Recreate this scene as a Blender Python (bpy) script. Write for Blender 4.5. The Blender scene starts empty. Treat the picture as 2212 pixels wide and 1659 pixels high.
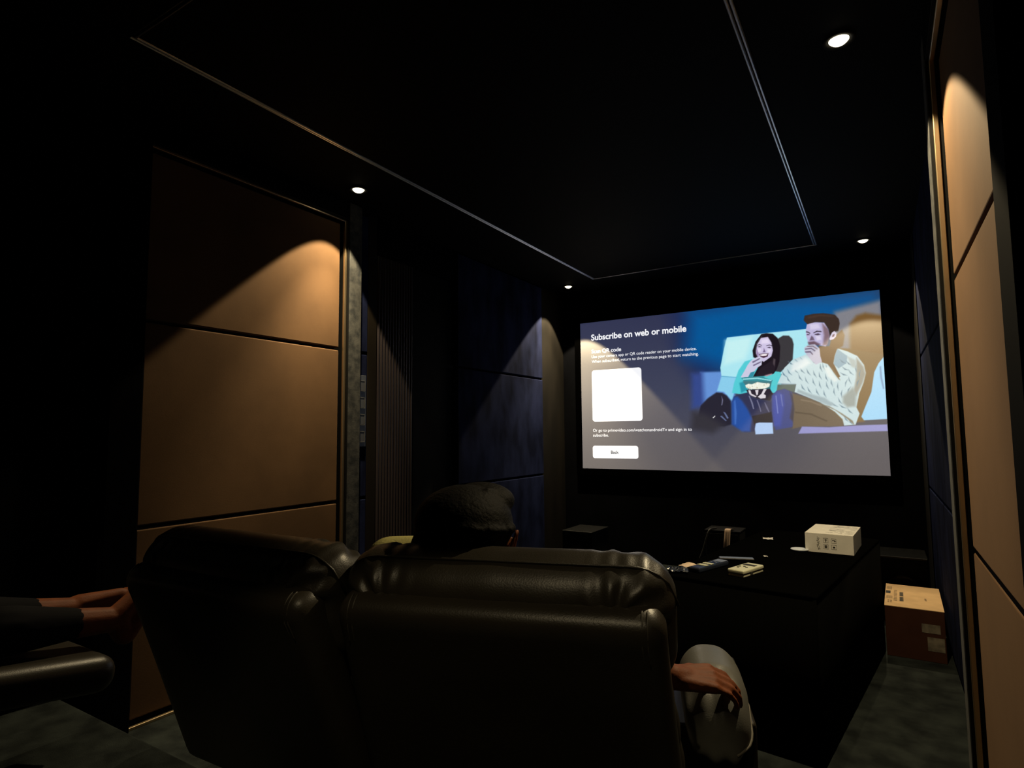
import bpy, bmesh, math, random
import numpy as np
from mathutils import Vector, Matrix, noise
C = bpy.context.scene.collection
PI = math.pi

# ------------------------------------------------------------------ camera
F_PX = 1288.56
ROT = ((0.85111563, 0.52489988, -0.00907172),
       (0.05076952, -0.06509809, 0.99658652),
       (0.5225176, -0.84867093, -0.08205491))          # rows: camera right, up, back
cd = bpy.data.cameras.new('camera')
cd.sensor_width = 36.0
cd.lens = F_PX / 2212.0 * 36.0
cd.clip_start = 0.02
cam = bpy.data.objects.new('camera', cd)
C.objects.link(cam)
m = Matrix(ROT).transposed().to_4x4()
m.translation = Vector((0, 0, 1.2))
cam.matrix_world = m
sc = bpy.context.scene
sc.camera = cam

# ------------------------------------------------------------------ world, exposure
w = bpy.data.worlds.new('world')
sc.world = w
w.use_nodes = True
w.node_tree.nodes['Background'].inputs[0].default_value = (0, 0, 0, 1)
w.node_tree.nodes['Background'].inputs[1].default_value = 0.0
sc.view_settings.view_transform = 'Standard'
sc.view_settings.look = 'None'
sc.view_settings.exposure = 0.0
sc.view_settings.gamma = 1.0
sc.view_settings.use_curve_mapping = False

# the ceiling downlights: position, label, cut-off half angle, aim (x, y tilt), dimming of the core and of the spill
CEIL = 2.60
SPOTS = [((-2.482, 2.370), 'ceiling downlight over the tan panel on the left wall', 41.0, (-5, 0), 1.0, 1.3),
         ((-0.058, 2.360), 'brightest ceiling downlight, beside the tan panel on the right wall', 46.0, (-5, 0), 0.24, 1.75),
         ((-2.488, 5.090), 'ceiling downlight at the front left corner beside the screen', 41.0, (-6, 0), 1.35, 2.5),
         ((-0.042, 5.050), 'ceiling downlight at the front right corner above the screen', 41.0, (-6, 0), 0.55, 1.1),
         ((-2.485, -0.340), 'ceiling downlight behind the viewpoint by the left wall', 42.0, (0, 0), 0.55, 0.45),
         ((-0.050, -0.340), 'ceiling downlight behind the viewpoint by the right wall', 42.0, (0, 0), 0.55, 0.45)]
CORE_W, SPILL_W = 135.0, 62.0
WARM = (1.0, 0.80, 0.47)


# ------------------------------------------------------------------ helpers
def lin(c):
    out = []
    for v in c[:3]:
        v = v / 255.0
        out.append(v / 12.92 if v <= 0.04045 else ((v + 0.055) / 1.055) ** 2.4)
    return tuple(out)


def link(o, parent=None):
    C.objects.link(o)
    if parent is not None:
        o.parent = parent
    return o


def tag(o, label, cat, group=None):
    o['label'] = label
    o['category'] = cat
    if group:
        o['group'] = group
    return o


def thing(name, label, cat, loc=(0, 0, 0), rz=0.0, group=None):
    o = bpy.data.objects.new(name, None)
    o.empty_display_size = 0.1
    o.location = loc
    o.rotation_euler = (0, 0, rz)
    link(o)
    return tag(o, label, cat, group)


def obj(name, bm, mat, parent=None, smooth=False):
    me = bpy.data.meshes.new(name)
    bmesh.ops.recalc_face_normals(bm, faces=bm.faces)
    bm.to_mesh(me)
    bm.free()
    if smooth:
        me.polygons.foreach_set('use_smooth', [True] * len(me.polygons))
    me.materials.append(mat)
    o = bpy.data.objects.new(name, me)
    return link(o, parent)


def struct(name, bm, mat, parent=None, smooth=False):
    o = obj(name, bm, mat, parent, smooth)
    o['kind'] = 'structure'
    return o


def bx(bm, x0, x1, y0, y1, z0, z1, bevel=0.0, seg=2, M=None):
    r = bmesh.ops.create_cube(bm, size=1.0)
    vs = r['verts']
    for v in vs:
        v.co = Vector(((x0 + x1) / 2 + v.co.x * (x1 - x0), (y0 + y1) / 2 + v.co.y * (y1 - y0), (z0 + z1) / 2 + v.co.z * (z1 - z0)))
    if bevel > 0:
        es = list({e for v in vs for e in v.link_edges})
        r2 = bmesh.ops.bevel(bm, geom=es, offset=bevel, segments=seg, affect='EDGES', profile=0.5)
        vs = list({v for v in r2['verts']} | {v for v in vs if v.is_valid})
    if M is not None:
        for v in vs:
            v.co = M @ v.co
    return vs


def box(*a, **k):
    bm = bmesh.new()
    bx(bm, *a, **k)
    return bm


def tube(bm, pts, r, n=8, closed=False, caps=True):
    pts = [Vector(p) for p in pts]
    N = len(pts)
    rs = r if isinstance(r, (list, tuple)) else [r] * N
    rings = []
    up = Vector((0, 0, 1))
    prev = None
    for i, p in enumerate(pts):
        a = pts[(i - 1) % N] if (closed or i > 0) else p
        b = pts[(i + 1) % N] if (closed or i < N - 1) else p
        t = (b - a).normalized()
        if prev is None:
            x = t.cross(up)
            if x.length < 1e-3:
                x = t.cross(Vector((1, 0, 0)))
        else:
            x = prev - t * prev.dot(t)
        x.normalize()
        prev = x
        y = t.cross(x)
        rings.append([bm.verts.new(p + (x * math.cos(2 * PI * k / n) + y * math.sin(2 * PI * k / n)) * rs[i]) for k in range(n)])
    for i in range(N if closed else N - 1):
        A, B = rings[i], rings[(i + 1) % N]
        for k in range(n):
            bm.faces.new((A[k], A[(k + 1) % n], B[(k + 1) % n], B[k]))
    if not closed and caps:
        bm.faces.new(rings[0][::-1])
        bm.faces.new(rings[-1])


def lathe(bm, prof, n=32, M=None):
    rings = []
    for r, z in prof:
        if r < 1e-6:
            rings.append([bm.verts.new((0, 0, z))])
        else:
            rings.append([bm.verts.new((r * math.cos(2 * PI * k / n), r * math.sin(2 * PI * k / n), z)) for k in range(n)])
    for A, B in zip(rings, rings[1:]):
        for k in range(n):
            k2 = (k + 1) % n
            if len(A) == 1 and len(B) == 1:
                continue
            if len(A) == 1:
                bm.faces.new((A[0], B[k2], B[k]))
            elif len(B) == 1:
                bm.faces.new((A[k], A[k2], B[0]))
            else:
                bm.faces.new((A[k], A[k2], B[k2], B[k]))
    if M is not None:
        for ring in rings:
            for v in ring:
                v.co = M @ v.co


def puff(sx, sy, sz, r, div=24, fn=None, M=None, bm=None):
    """rounded box sx*sy*sz with corner radius r, dense enough to be shaped by fn(Vector)->Vector."""
    own = bm or bmesh.new()
    h = Vector((sx / 2, sy / 2, sz / 2))
    r = min(r, h.x, h.y, h.z)
    mx = max(sx, sy, sz)
    new = []
    for ax in range(3):
        for sg in (-1, 1):
            a, b = (ax + 1) % 3, (ax + 2) % 3
            na = max(6, int(div * h[a] * 2 / mx)); nb = max(6, int(div * h[b] * 2 / mx))
            g = []
            for i in range(na + 1):
                row = []
                for j in range(nb + 1):
                    p = Vector((0, 0, 0))
                    p[ax] = sg * h[ax]
                    p[a] = -h[a] + 2 * h[a] * i / na
                    p[b] = -h[b] + 2 * h[b] * j / nb
                    q = Vector([max(-h[c] + r, min(h[c] - r, p[c])) for c in range(3)])
                    d = p - q
                    if d.length > 1e-9:
                        p = q + d.normalized() * r
                    row.append(own.verts.new(p))
                g.append(row)
            new += [v for row in g for v in row]
            for i in range(na):
                for j in range(nb):
                    f = (g[i][j], g[i + 1][j], g[i + 1][j + 1], g[i][j + 1])
                    own.faces.new(f if sg > 0 else f[::-1])
    bmesh.ops.remove_doubles(own, verts=new, dist=1e-5)
    new = [v for v in new if v.is_valid]
    for v in new:
        if fn:
            v.co = fn(v.co.copy())
        if M is not None:
            v.co = M @ v.co
    return own


def capsule(bm, p0, r0, p1, r1, sub=2):
    t = bmesh.new()
    bmesh.ops.create_icosphere(t, subdivisions=sub, radius=r0, matrix=Matrix.Translation(p0))
    bmesh.ops.create_icosphere(t, subdivisions=sub, radius=r1, matrix=Matrix.Translation(p1))
    r = bmesh.ops.convex_hull(t, input=t.verts)
    dead = [g for g in r['geom_interior'] if isinstance(g, bmesh.types.BMVert)]
    bmesh.ops.delete(t, geom=dead, context='VERTS')
    me = bpy.data.meshes.new('tmp')
    t.to_mesh(me); t.free()
    bm.from_mesh(me)
    bpy.data.meshes.remove(me)


def ellipsoid(bm, c, rad, M=None, sub=3):
    mm = Matrix.Translation(c)
    if M is not None:
        mm = mm @ M.to_4x4()
    mm = mm @ Matrix.Diagonal((rad[0], rad[1], rad[2], 1))
    bmesh.ops.create_icosphere(bm, subdivisions=sub, radius=1.0, matrix=mm)


def fuse(name, bm, mat, parent, voxel=0.005, smooth=6, fac=0.5):
    """weld overlapping closed solids into ONE continuous smooth surface"""
    me = bpy.data.meshes.new(name + '_tmp')
    bm.to_mesh(me); bm.free()
    o = bpy.data.objects.new(name, me)
    C.objects.link(o)
    md = o.modifiers.new('r', 'REMESH'); md.mode = 'VOXEL'; md.voxel_size = voxel
    s = o.modifiers.new('s', 'SMOOTH'); s.iterations = smooth; s.factor = fac
    dg = bpy.context.evaluated_depsgraph_get()
    new = bpy.data.meshes.new_from_object(o.evaluated_get(dg))
    o.modifiers.clear()
    o.data = new
    bpy.data.meshes.remove(me)
    new.name = name
    new.polygons.foreach_set('use_smooth', [True] * len(new.polygons))
    new.materials.clear(); new.materials.append(mat)
    if parent is not None:
        o.parent = parent
    return o


# ------------------------------------------------------------------ materials
def mat(name, col, rough=0.6, metal=0.0, spec=0.5, var=0.0, vscale=6.0, bump=0.0, bscale=200.0, sheen=0.0, detail=4.0, stretch=None, emit=None, coat=0.0, col2=None):
    mt = bpy.data.materials.new(name)
    mt.use_nodes = True
    nt = mt.node_tree
    b = nt.nodes['Principled BSDF']
    b.inputs['Base Color'].default_value = (*col, 1)
    b.inputs['Roughness'].default_value = rough
    b.inputs['Metallic'].default_value = metal
    b.inputs['Specular IOR Level'].default_value = spec
    if coat:
        b.inputs['Coat Weight'].default_value = coat
    if sheen:
        b.inputs['Sheen Weight'].default_value = sheen
        b.inputs['Sheen Roughness'].default_value = 0.4
        b.inputs['Sheen Tint'].default_value = (*[min(1, c * 4 + 0.1) for c in col], 1)
    if emit:
        b.inputs['Emission Color'].default_value = (*emit[0], 1)
        b.inputs['Emission Strength'].default_value = emit[1]
    tc = nt.nodes.new('ShaderNodeTexCoord')
    vec = tc.outputs['Object']
    if stretch:
        mp = nt.nodes.new('ShaderNodeMapping')
        mp.inputs['Scale'].default_value = stretch
        nt.links.new(vec, mp.inputs['Vector'])
        vec = mp.outputs['Vector']
    if var or col2:
        n = nt.nodes.new('ShaderNodeTexNoise')
        n.inputs['Scale'].default_value = vscale
        n.inputs['Detail'].default_value = detail
        nt.links.new(vec, n.inputs['Vector'])
        rmp = nt.nodes.new('ShaderNodeValToRGB')
        c2 = col2 or tuple(c * (1 - var) for c in col)
        c1 = col if col2 else tuple(min(1, c * (1 + var)) for c in col)
        rmp.color_ramp.elements[0].position = 0.35
        rmp.color_ramp.elements[1].position = 0.65
        rmp.color_ramp.elements[0].color = (*c2, 1)
        rmp.color_ramp.elements[1].color = (*c1, 1)
        nt.links.new(n.outputs['Fac'], rmp.inputs['Fac'])
        nt.links.new(rmp.outputs['Color'], b.inputs['Base Color'])
    if bump:
        n2 = nt.nodes.new('ShaderNodeTexNoise')
        n2.inputs['Scale'].default_value = bscale
        n2.inputs['Detail'].default_value = 3
        nt.links.new(tc.outputs['Object'], n2.inputs['Vector'])
        bp = nt.nodes.new('ShaderNodeBump')
        bp.inputs['Strength'].default_value = bump
        bp.inputs['Distance'].default_value = 0.004
        nt.links.new(n2.outputs['Fac'], bp.inputs['Height'])
        nt.links.new(bp.outputs['Normal'], b.inputs['Normal'])
    return mt


M = {}
M['tan'] = mat('tan_velvet', (0.112, 0.062, 0.030), 0.85, spec=0.15, var=0.16, vscale=2.5, bump=0.05, bscale=160, sheen=0.12, detail=6)
M['blue'] = mat('blue_velvet', (0.0100, 0.0135, 0.040), 0.95, spec=0.03, var=0.5, vscale=7.0, bump=0.15, bscale=120, sheen=0.0, detail=8, stretch=(1, 1, 0.45))
M['grey'] = mat('grey_velvet', (0.060, 0.060, 0.057), 0.8, spec=0.2, vscale=22.0, bump=0.15, bscale=120, sheen=0.1, detail=8, col2=(0.018, 0.020, 0.022))
M['wall'] = mat('black_wall_fabric', (0.0018, 0.002, 0.003), 0.95, spec=0.03, var=0.2, vscale=4)
M['sidebrown'] = mat('dark_brown_fabric', (0.0055, 0.0044, 0.0033), 0.9, spec=0.1, var=0.3, vscale=8, stretch=(1, 1, 0.3))
M['ceiling'] = mat('black_ceiling', (0.0010, 0.0012, 0.0019), 0.75, spec=0.06)
M['gold'] = mat('brushed_brass', (0.62, 0.48, 0.30), 0.38, metal=1.0, var=0.1, vscale=3, stretch=(1, 1, 0.05))
M['alu'] = mat('brushed_aluminium', (0.90, 0.92, 0.96), 0.30, metal=1.0)
M['carpet'] = mat('grey_green_carpet', (0.025, 0.030, 0.028), 0.95, spec=0.05, vscale=9, bump=0.6, bscale=260, detail=7, col2=(0.010, 0.012, 0.012))
M['flute'] = mat('dark_maroon_slats', (0.022, 0.0165, 0.0180), 0.42, spec=0.4, var=0.2, vscale=4, stretch=(1, 1, 0.1))
M['doorblack'] = mat('black_door_laminate', (0.0010, 0.0011, 0.0014), 0.7, spec=0.06)
M['jamb'] = mat('dark_brown_jamb', (0.009, 0.0065, 0.0035), 0.7, spec=0.1)
M['leather'] = mat('dark_olive_brown_leather', (0.026, 0.022, 0.0155), 0.38, spec=0.40, var=0.15, vscale=5, bump=0.10, bscale=320)
M['armleather'] = mat('screen_lit_leather', (0.120, 0.119, 0.105), 0.42, spec=0.5, var=0.12, vscale=6, bump=0.10, bscale=320)  # paler, greyer leather for the arm pad: the screen's light is in the colour
M['stitch'] = mat('pale_thread', (0.16, 0.145, 0.115), 0.7)
M['edge'] = mat('pale_edge', (0.030, 0.030, 0.029), 0.6, spec=0.2)  # paler grey for the strip along the subwoofers' front top edge
M['seam'] = mat('leather_seam', (0.045, 0.040, 0.030), 0.5)
M['screenframe'] = mat('light_trap_velvet', (0.0005, 0.0005, 0.0005), 1.0, spec=0.0)
M['chrome'] = mat('chrome', (0.8, 0.8, 0.82), 0.15, metal=1.0)
M['black'] = mat('matt_black', (0.0018, 0.0018, 0.0018), 0.8, spec=0.15)
M['blackplastic'] = mat('black_plastic', (0.006, 0.006, 0.007), 0.45, spec=0.4)
M['table'] = mat('black_table_cloth', (0.0017, 0.0017, 0.0016), 1.0, spec=0.0, bump=0.2, bscale=300)
M['cream'] = mat('cream_plastic', (0.62, 0.62, 0.44), 0.45, var=0.03)
M['white'] = mat('white_plastic', (0.72, 0.78, 0.85), 0.4)
M['boxwhite'] = mat('off_white_board', (0.80, 0.77, 0.70), 0.8, spec=0.2, var=0.04, vscale=20)
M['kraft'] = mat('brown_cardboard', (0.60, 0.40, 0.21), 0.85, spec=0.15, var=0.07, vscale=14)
M['kraftside'] = mat('shaded_cardboard_side', (0.045, 0.017, 0.009), 0.85, spec=0.1, var=0.1, vscale=10)  # cardboard darkened so the colour carries the shade on the box sides
M['ink'] = mat('dark_print', (0.02, 0.018, 0.015), 0.8)
M['inkgrey'] = mat('grey_print', (0.46, 0.45, 0.42), 0.8)
M['inkbrown'] = mat('faded_brown_print', (0.20, 0.13, 0.06), 0.8)
M['tape'] = mat('shaded_label_paper', (0.15, 0.125, 0.09), 0.6, var=0.35, vscale=25)  # label paper darkened to match the shade painted on the box front
M['paper'] = mat('white_paper', (0.75, 0.72, 0.70), 0.8)
M['pinkpaper'] = mat('pale_peach_paper', (0.80, 0.62, 0.46), 0.8, var=0.1, vscale=60)
M['navyplastic'] = mat('dark_navy_plastic', (0.02, 0.026, 0.045), 0.3, spec=0.5)
M['bluegrey'] = mat('blue_grey_plastic', (0.22, 0.25, 0.33), 0.35)
M['skin'] = mat('brown_skin', (0.190, 0.057, 0.021), 0.6, spec=0.2, var=0.12, vscale=30, bump=0.15, bscale=220)
M['hair'] = mat('black_hair', (0.0025, 0.0021, 0.0018), 0.7, spec=0.10, bump=0.5, bscale=140, stretch=(1, 1, 1))
M['eye'] = mat('eye_white', (0.6, 0.6, 0.58), 0.3)
M['pupil'] = mat('dark_iris', (0.01, 0.006, 0.004), 0.2)
M['nail'] = mat('fingernail', (0.36, 0.18, 0.10), 0.35)
M['shirt'] = mat('dark_shirt_cotton', (0.012, 0.013, 0.018), 0.9, spec=0.1)
M['trousers'] = mat('dark_trouser_cotton', (0.008, 0.008, 0.010), 0.9, spec=0.1)
M['skirt'] = mat('black_cloth_skirt', (0.0016, 0.0016, 0.0015), 0.95, spec=0.02)
M['cushion'] = mat('pale_yellow_cloth', (0.50, 0.46, 0.18), 0.9, spec=0.1, bump=0.3, bscale=180, var=0.06, vscale=20)
M['cable'] = mat('black_cable_rubber', (0.03, 0.03, 0.03), 0.5)
M['ribbon'] = mat('cream_ribbon_cable', (0.66, 0.50, 0.38), 0.7, vscale=40, stretch=(8, 1, 0.1), col2=(0.42, 0.28, 0.2))
M['lamp'] = mat('lamp_lens', (0.9, 0.85, 0.7), 0.4, emit=((1.0, 0.88, 0.60), 6.0))
M['whitetext'] = mat('projected_white', (0.7, 0.7, 0.7), 0.9, emit=((0.95, 0.96, 1.0), 0.95))
M['darktext'] = mat('projected_dark', (0.03, 0.04, 0.07), 0.9)
M['switchmetal'] = mat('dark_metal_plate', (0.10, 0.11, 0.13), 0.45, metal=0.6)
M['switchdark'] = mat('switch_rocker', (0.05, 0.052, 0.058), 0.35)
M['switchrim'] = mat('pale_metal_rim', (0.45, 0.45, 0.45), 0.3, metal=0.9)
M['subtop'] = mat('charcoal_vinyl', (0.0015, 0.0016, 0.0016), 0.75, spec=0.05, var=0.5, vscale=30)

# ------------------------------------------------------------------ room shell
XL, XR, YF, YB = -2.70, 0.233, 5.42, -1.70
G1, G2 = 0.813, 1.704                 # heights of the two grooves in the wall cladding
PT = 2.463                            # top of the cladding panels

struct('floor', box(XL - 0.30, XR + 0.30, 1.09, YF + 0.15, -0.10, 0.0), M['carpet'])
struct('floor_riser', box(XL - 0.30, XR + 0.30, YB - 0.1, 1.09, -0.10, 0.22, bevel=0.01), M['carpet'])
struct('ceiling', box(XL - 0.30, XR + 0.30, YB - 0.1, YF + 0.15, CEIL, CEIL + 0.1), M['ceiling'])
struct('wall_left', box(XL - 0.30, XL - 0.06, YB - 0.1, YF + 0.15, 0, CEIL), M['wall'])
struct('wall_right', box(XR + 0.06, XR + 0.30, YB - 0.1, YF + 0.15, 0, CEIL), M['wall'])
struct('wall_front', box(XL - 0.06, XR + 0.06, YF, YF + 0.15, 0, CEIL), M['wall'])
struct('wall_back', box(XL - 0.06, XR + 0.06, YB - 0.1, YB, 0.22, CEIL), M['wall'])

# bright metal outline set in the ceiling
bm = bmesh.new()
tx0, tx1, ty0, ty1 = -2.166, -0.353, 1.0, 4.955
zt = CEIL - 0.001
for off in (-0.0075, 0.0075):                            # a double bead
    tube(bm, [(tx0 - off, ty0 - off, zt), (tx1 + off, ty0 - off, zt), (tx1 + off, ty1 + off, zt), (tx0 - off, ty1 + off, zt)], 0.006, 10, closed=True)
struct('trim_1', bm, M['alu'])


def panel(x0, x1, y0, y1, z0, z1, m_, label):
    o = obj('wall_panel', box(x0, x1, y0, y1, z0, z1, bevel=0.006, seg=3), m_, smooth=False)
    return tag(o, label, 'wall panel')


gz = 0.008
rows = ((0.03, G1 - gz, 'lowest'), (G1 + gz, G2 - gz, 'middle'), (G2 + gz, PT, 'topmost'))
for z0, z1, nm in rows:
    panel(XL - 0.06, XL, 1.345, 2.438, z0, z1, M['tan'], '%s tan velvet panel framed on the left wall, behind the left recliner' % nm)
    panel(XR, XR + 0.06, 1.345, 2.438, z0, z1, M['tan'], '%s tan velvet panel framed on the right wall at the picture edge' % nm)
    panel(XL - 0.06, XL, 3.61, 4.94, z0, z1 + (0.12 if nm == 'topmost' else 0), M['blue'], '%s dark blue velvet panel on the left wall nearest the screen' % nm)
    panel(XR + 0.025, XR + 0.06, 2.585, 4.95, z0, z1 + (0.12 if nm == 'topmost' else 0), M['blue'], '%s dark blue velvet panel on the right wall beyond the brass strip' % nm)
    panel(XL - 0.06, XL - 0.02, 2.58, 2.69, z0, z1 + (0.12 if nm == 'topmost' else 0), M['blue'], '%s narrow blue velvet panel in the recess beside the grey post' % nm)

k = 2
for side, X, s in (('left', XL, 1), ('right', XR, -1)):
    def sx(a, b):
        return (X + s * a, X + s * b) if s > 0 else (X + s * b, X + s * a)
    dp = 0.038
    # brass bead round the tan panels: far upright and top rail
    bm = bmesh.new()
    a, b = sx(0.010, 0.026)
    bx(bm, a, b, 2.452, 2.468, 0.0, PT + 0.024, bevel=0.002)
    bx(bm, a, b, 1.33, 2.452, PT + 0.012, PT + 0.024, bevel=0.002)
    bx(bm, a, b, 1.33, 2.452, 0.0, 0.012, bevel=0.002)
    struct('trim_%d' % k, bm, M['gold']); k += 1
    bm = bmesh.new()
    a, b = sx(-0.06, 0.036)
    bx(bm, a, b, 2.468, 2.480, 0.0, PT + 0.036)
    bx(bm, a, b, 1.33, 2.468, PT + 0.024, PT + 0.034)
    a, b = sx(-0.06, 0.010)
    bx(bm, a, b, 2.454, 2.466, 0.0, PT + 0.022)
    struct('trim_%d' % k, bm, M['black']); k += 1
    # velvet covered posts and header that frame the panels
    a, b = sx(-0.06, dp)
    struct('trim_%d' % k, box(a, b, 2.480, 2.578, 0, CEIL, bevel=0.004), M['grey']); k += 1
    struct('trim_%d' % k, box(a, b, 1.33, 2.480, PT + 0.036, CEIL, bevel=0.004), M['wall']); k += 1
    a, b = sx(-0.06, 0.042)
    struct('trim_%d' % k, box(a, b, 1.20, 1.33, 0.0, CEIL, bevel=0.004), M['wall']); k += 1
    # dark cladding of the rear part of the wall and of the front corner
    a, b = sx(-0.06, 0.0)
    struct('trim_%d' % k, box(a, b, YB, 1.20, 0.22, CEIL), M['wall']); k += 1
    a, b = sx(-0.06, -0.02)
    struct('trim_%d' % k, box(a, b, 4.95, YF, 0.0, CEIL), M['sidebrown']); k += 1

# door recess in the left wall: jamb, fluted leaf, plain black leaf
struct('trim_%d' % k, box(XL - 0.06, XL - 0.025, 2.695, 2.775, 0, CEIL, bevel=0.003), M['jamb']); k += 1
d = bpy.data.objects.new('door_1', None); link(d); d.location = (XL - 0.05, 3.1, 0); d['kind'] = 'structure'
bm = bmesh.new()
fy0, fy1, nf = 2.785, 3.125, 13
n = nf * 12
prof = []
for i in range(n + 1):
    t = i / n
    ph = (t * nf) % 1.0
    prof.append((fy0 + (fy1 - fy0) * t - 3.1, 0.014 * (abs(math.sin(PI * t * nf)) ** 0.6)))
cols = []
for y, hh in prof:
    cols.append((bm.verts.new((hh + 0.012, y, 0.02)), bm.verts.new((hh + 0.012, y, 2.36))))
for A, B in zip(cols, cols[1:]):
    bm.faces.new((A[0], B[0], B[1], A[1]))
e = [bm.verts.new((-0.009, prof[0][0], 0.02)), bm.verts.new((-0.009, prof[0][0], 2.36)), bm.verts.new((-0.009, prof[-1][0], 2.36)), bm.verts.new((-0.009, prof[-1][0], 0.02))]
bm.faces.new((e[0], cols[0][0], cols[0][1], e[1]))
bm.faces.new((e[2], cols[-1][1], cols[-1][0], e[3]))
bm.faces.new([e[1]] + [c[1] for c in cols] + [e[2]])
bm.faces.new([e[3]] + [c[0] for c in cols[::-1]] + [e[0]])
o = obj('fluted_panel', bm, M['flute'], d, smooth=False); o['kind'] = 'structure'; o['label'] = 'dark maroon vertically fluted leaf'
o = obj('plain_panel', box(-0.009, 0.012, 3.135 - 3.1, 3.60 - 3.1, 0.02, 2.36, bevel=0.004), M['doorblack'], d); o['kind'] = 'structure'
struct('trim_%d' % k, box(XL - 0.06, XL - 0.02, 2.78, 3.605, 2.365, CEIL), M['wall']); k += 1

# switch plate on the narrow recess panel
sp = thing('switch_plate', 'dark metal four-gang switch plate beside the grey post on the left wall', 'switch', (XL - 0.02, 2.642, 1.36))
obj('plate', box(0, 0.010, -0.052, 0.030, -0.235, 0.205, bevel=0.003), M['switchmetal'], sp)
for i in range(4):
    zc = 0.138 - i * 0.104
    g = obj('switch', box(0.010, 0.016, -0.032, 0.012, zc - 0.030, zc + 0.030, bevel=0.003), M['switchdark'], sp)
    bm = bmesh.new()
    tube(bm, [(0.016, -0.034, zc - 0.032), (0.016, 0.014, zc - 0.032), (0.016, 0.014, zc + 0.032), (0.016, -0.034, zc + 0.032)], 0.0022, 6, closed=True)
    obj('rim', bm, M['switchrim'], g)

# downlights
for (x, y), lab, half_, tilt_, kc, ks in SPOTS:
    t = thing('ceiling_downlight', lab, 'ceiling light', (x, y, CEIL), 0, 'ceiling downlights')
    bm = bmesh.new()
    lathe(bm, [(0.036, 0.004), (0.036, -0.004), (0.050, -0.006), (0.054, -0.003), (0.054, 0.0)], 32)
    obj('trim_ring', bm, M['black'], t, smooth=True)
    bm = bmesh.new()
    lathe(bm, [(0.0, -0.017), (0.012, -0.016), (0.022, -0.012), (0.029, -0.006), (0.033, -0.001), (0.033, 0.0), (0.0, 0.0)], 24)
    o = obj('lamp_lens', bm, M['lamp'], t, smooth=True)
    o.visible_shadow = True
    for nm, half, pw, bl in (('core_beam', 31.0, CORE_W * kc, 0.8), ('spill_beam', half_, SPILL_W * ks, 0.10)):
        ld = bpy.data.lights.new(nm, 'SPOT')
        ld.energy = pw
        ld.color = WARM
        ld.spot_size = math.radians(half * 2)
        ld.spot_blend = bl
        ld.shadow_soft_size = 0.012
        lo = bpy.data.objects.new(nm, ld)
        link(lo, t)
        lo.location = (0, 0, -0.032)
        lo.rotation_euler = (math.radians(tilt_[0]), math.radians(tilt_[1]), 0)

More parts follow.
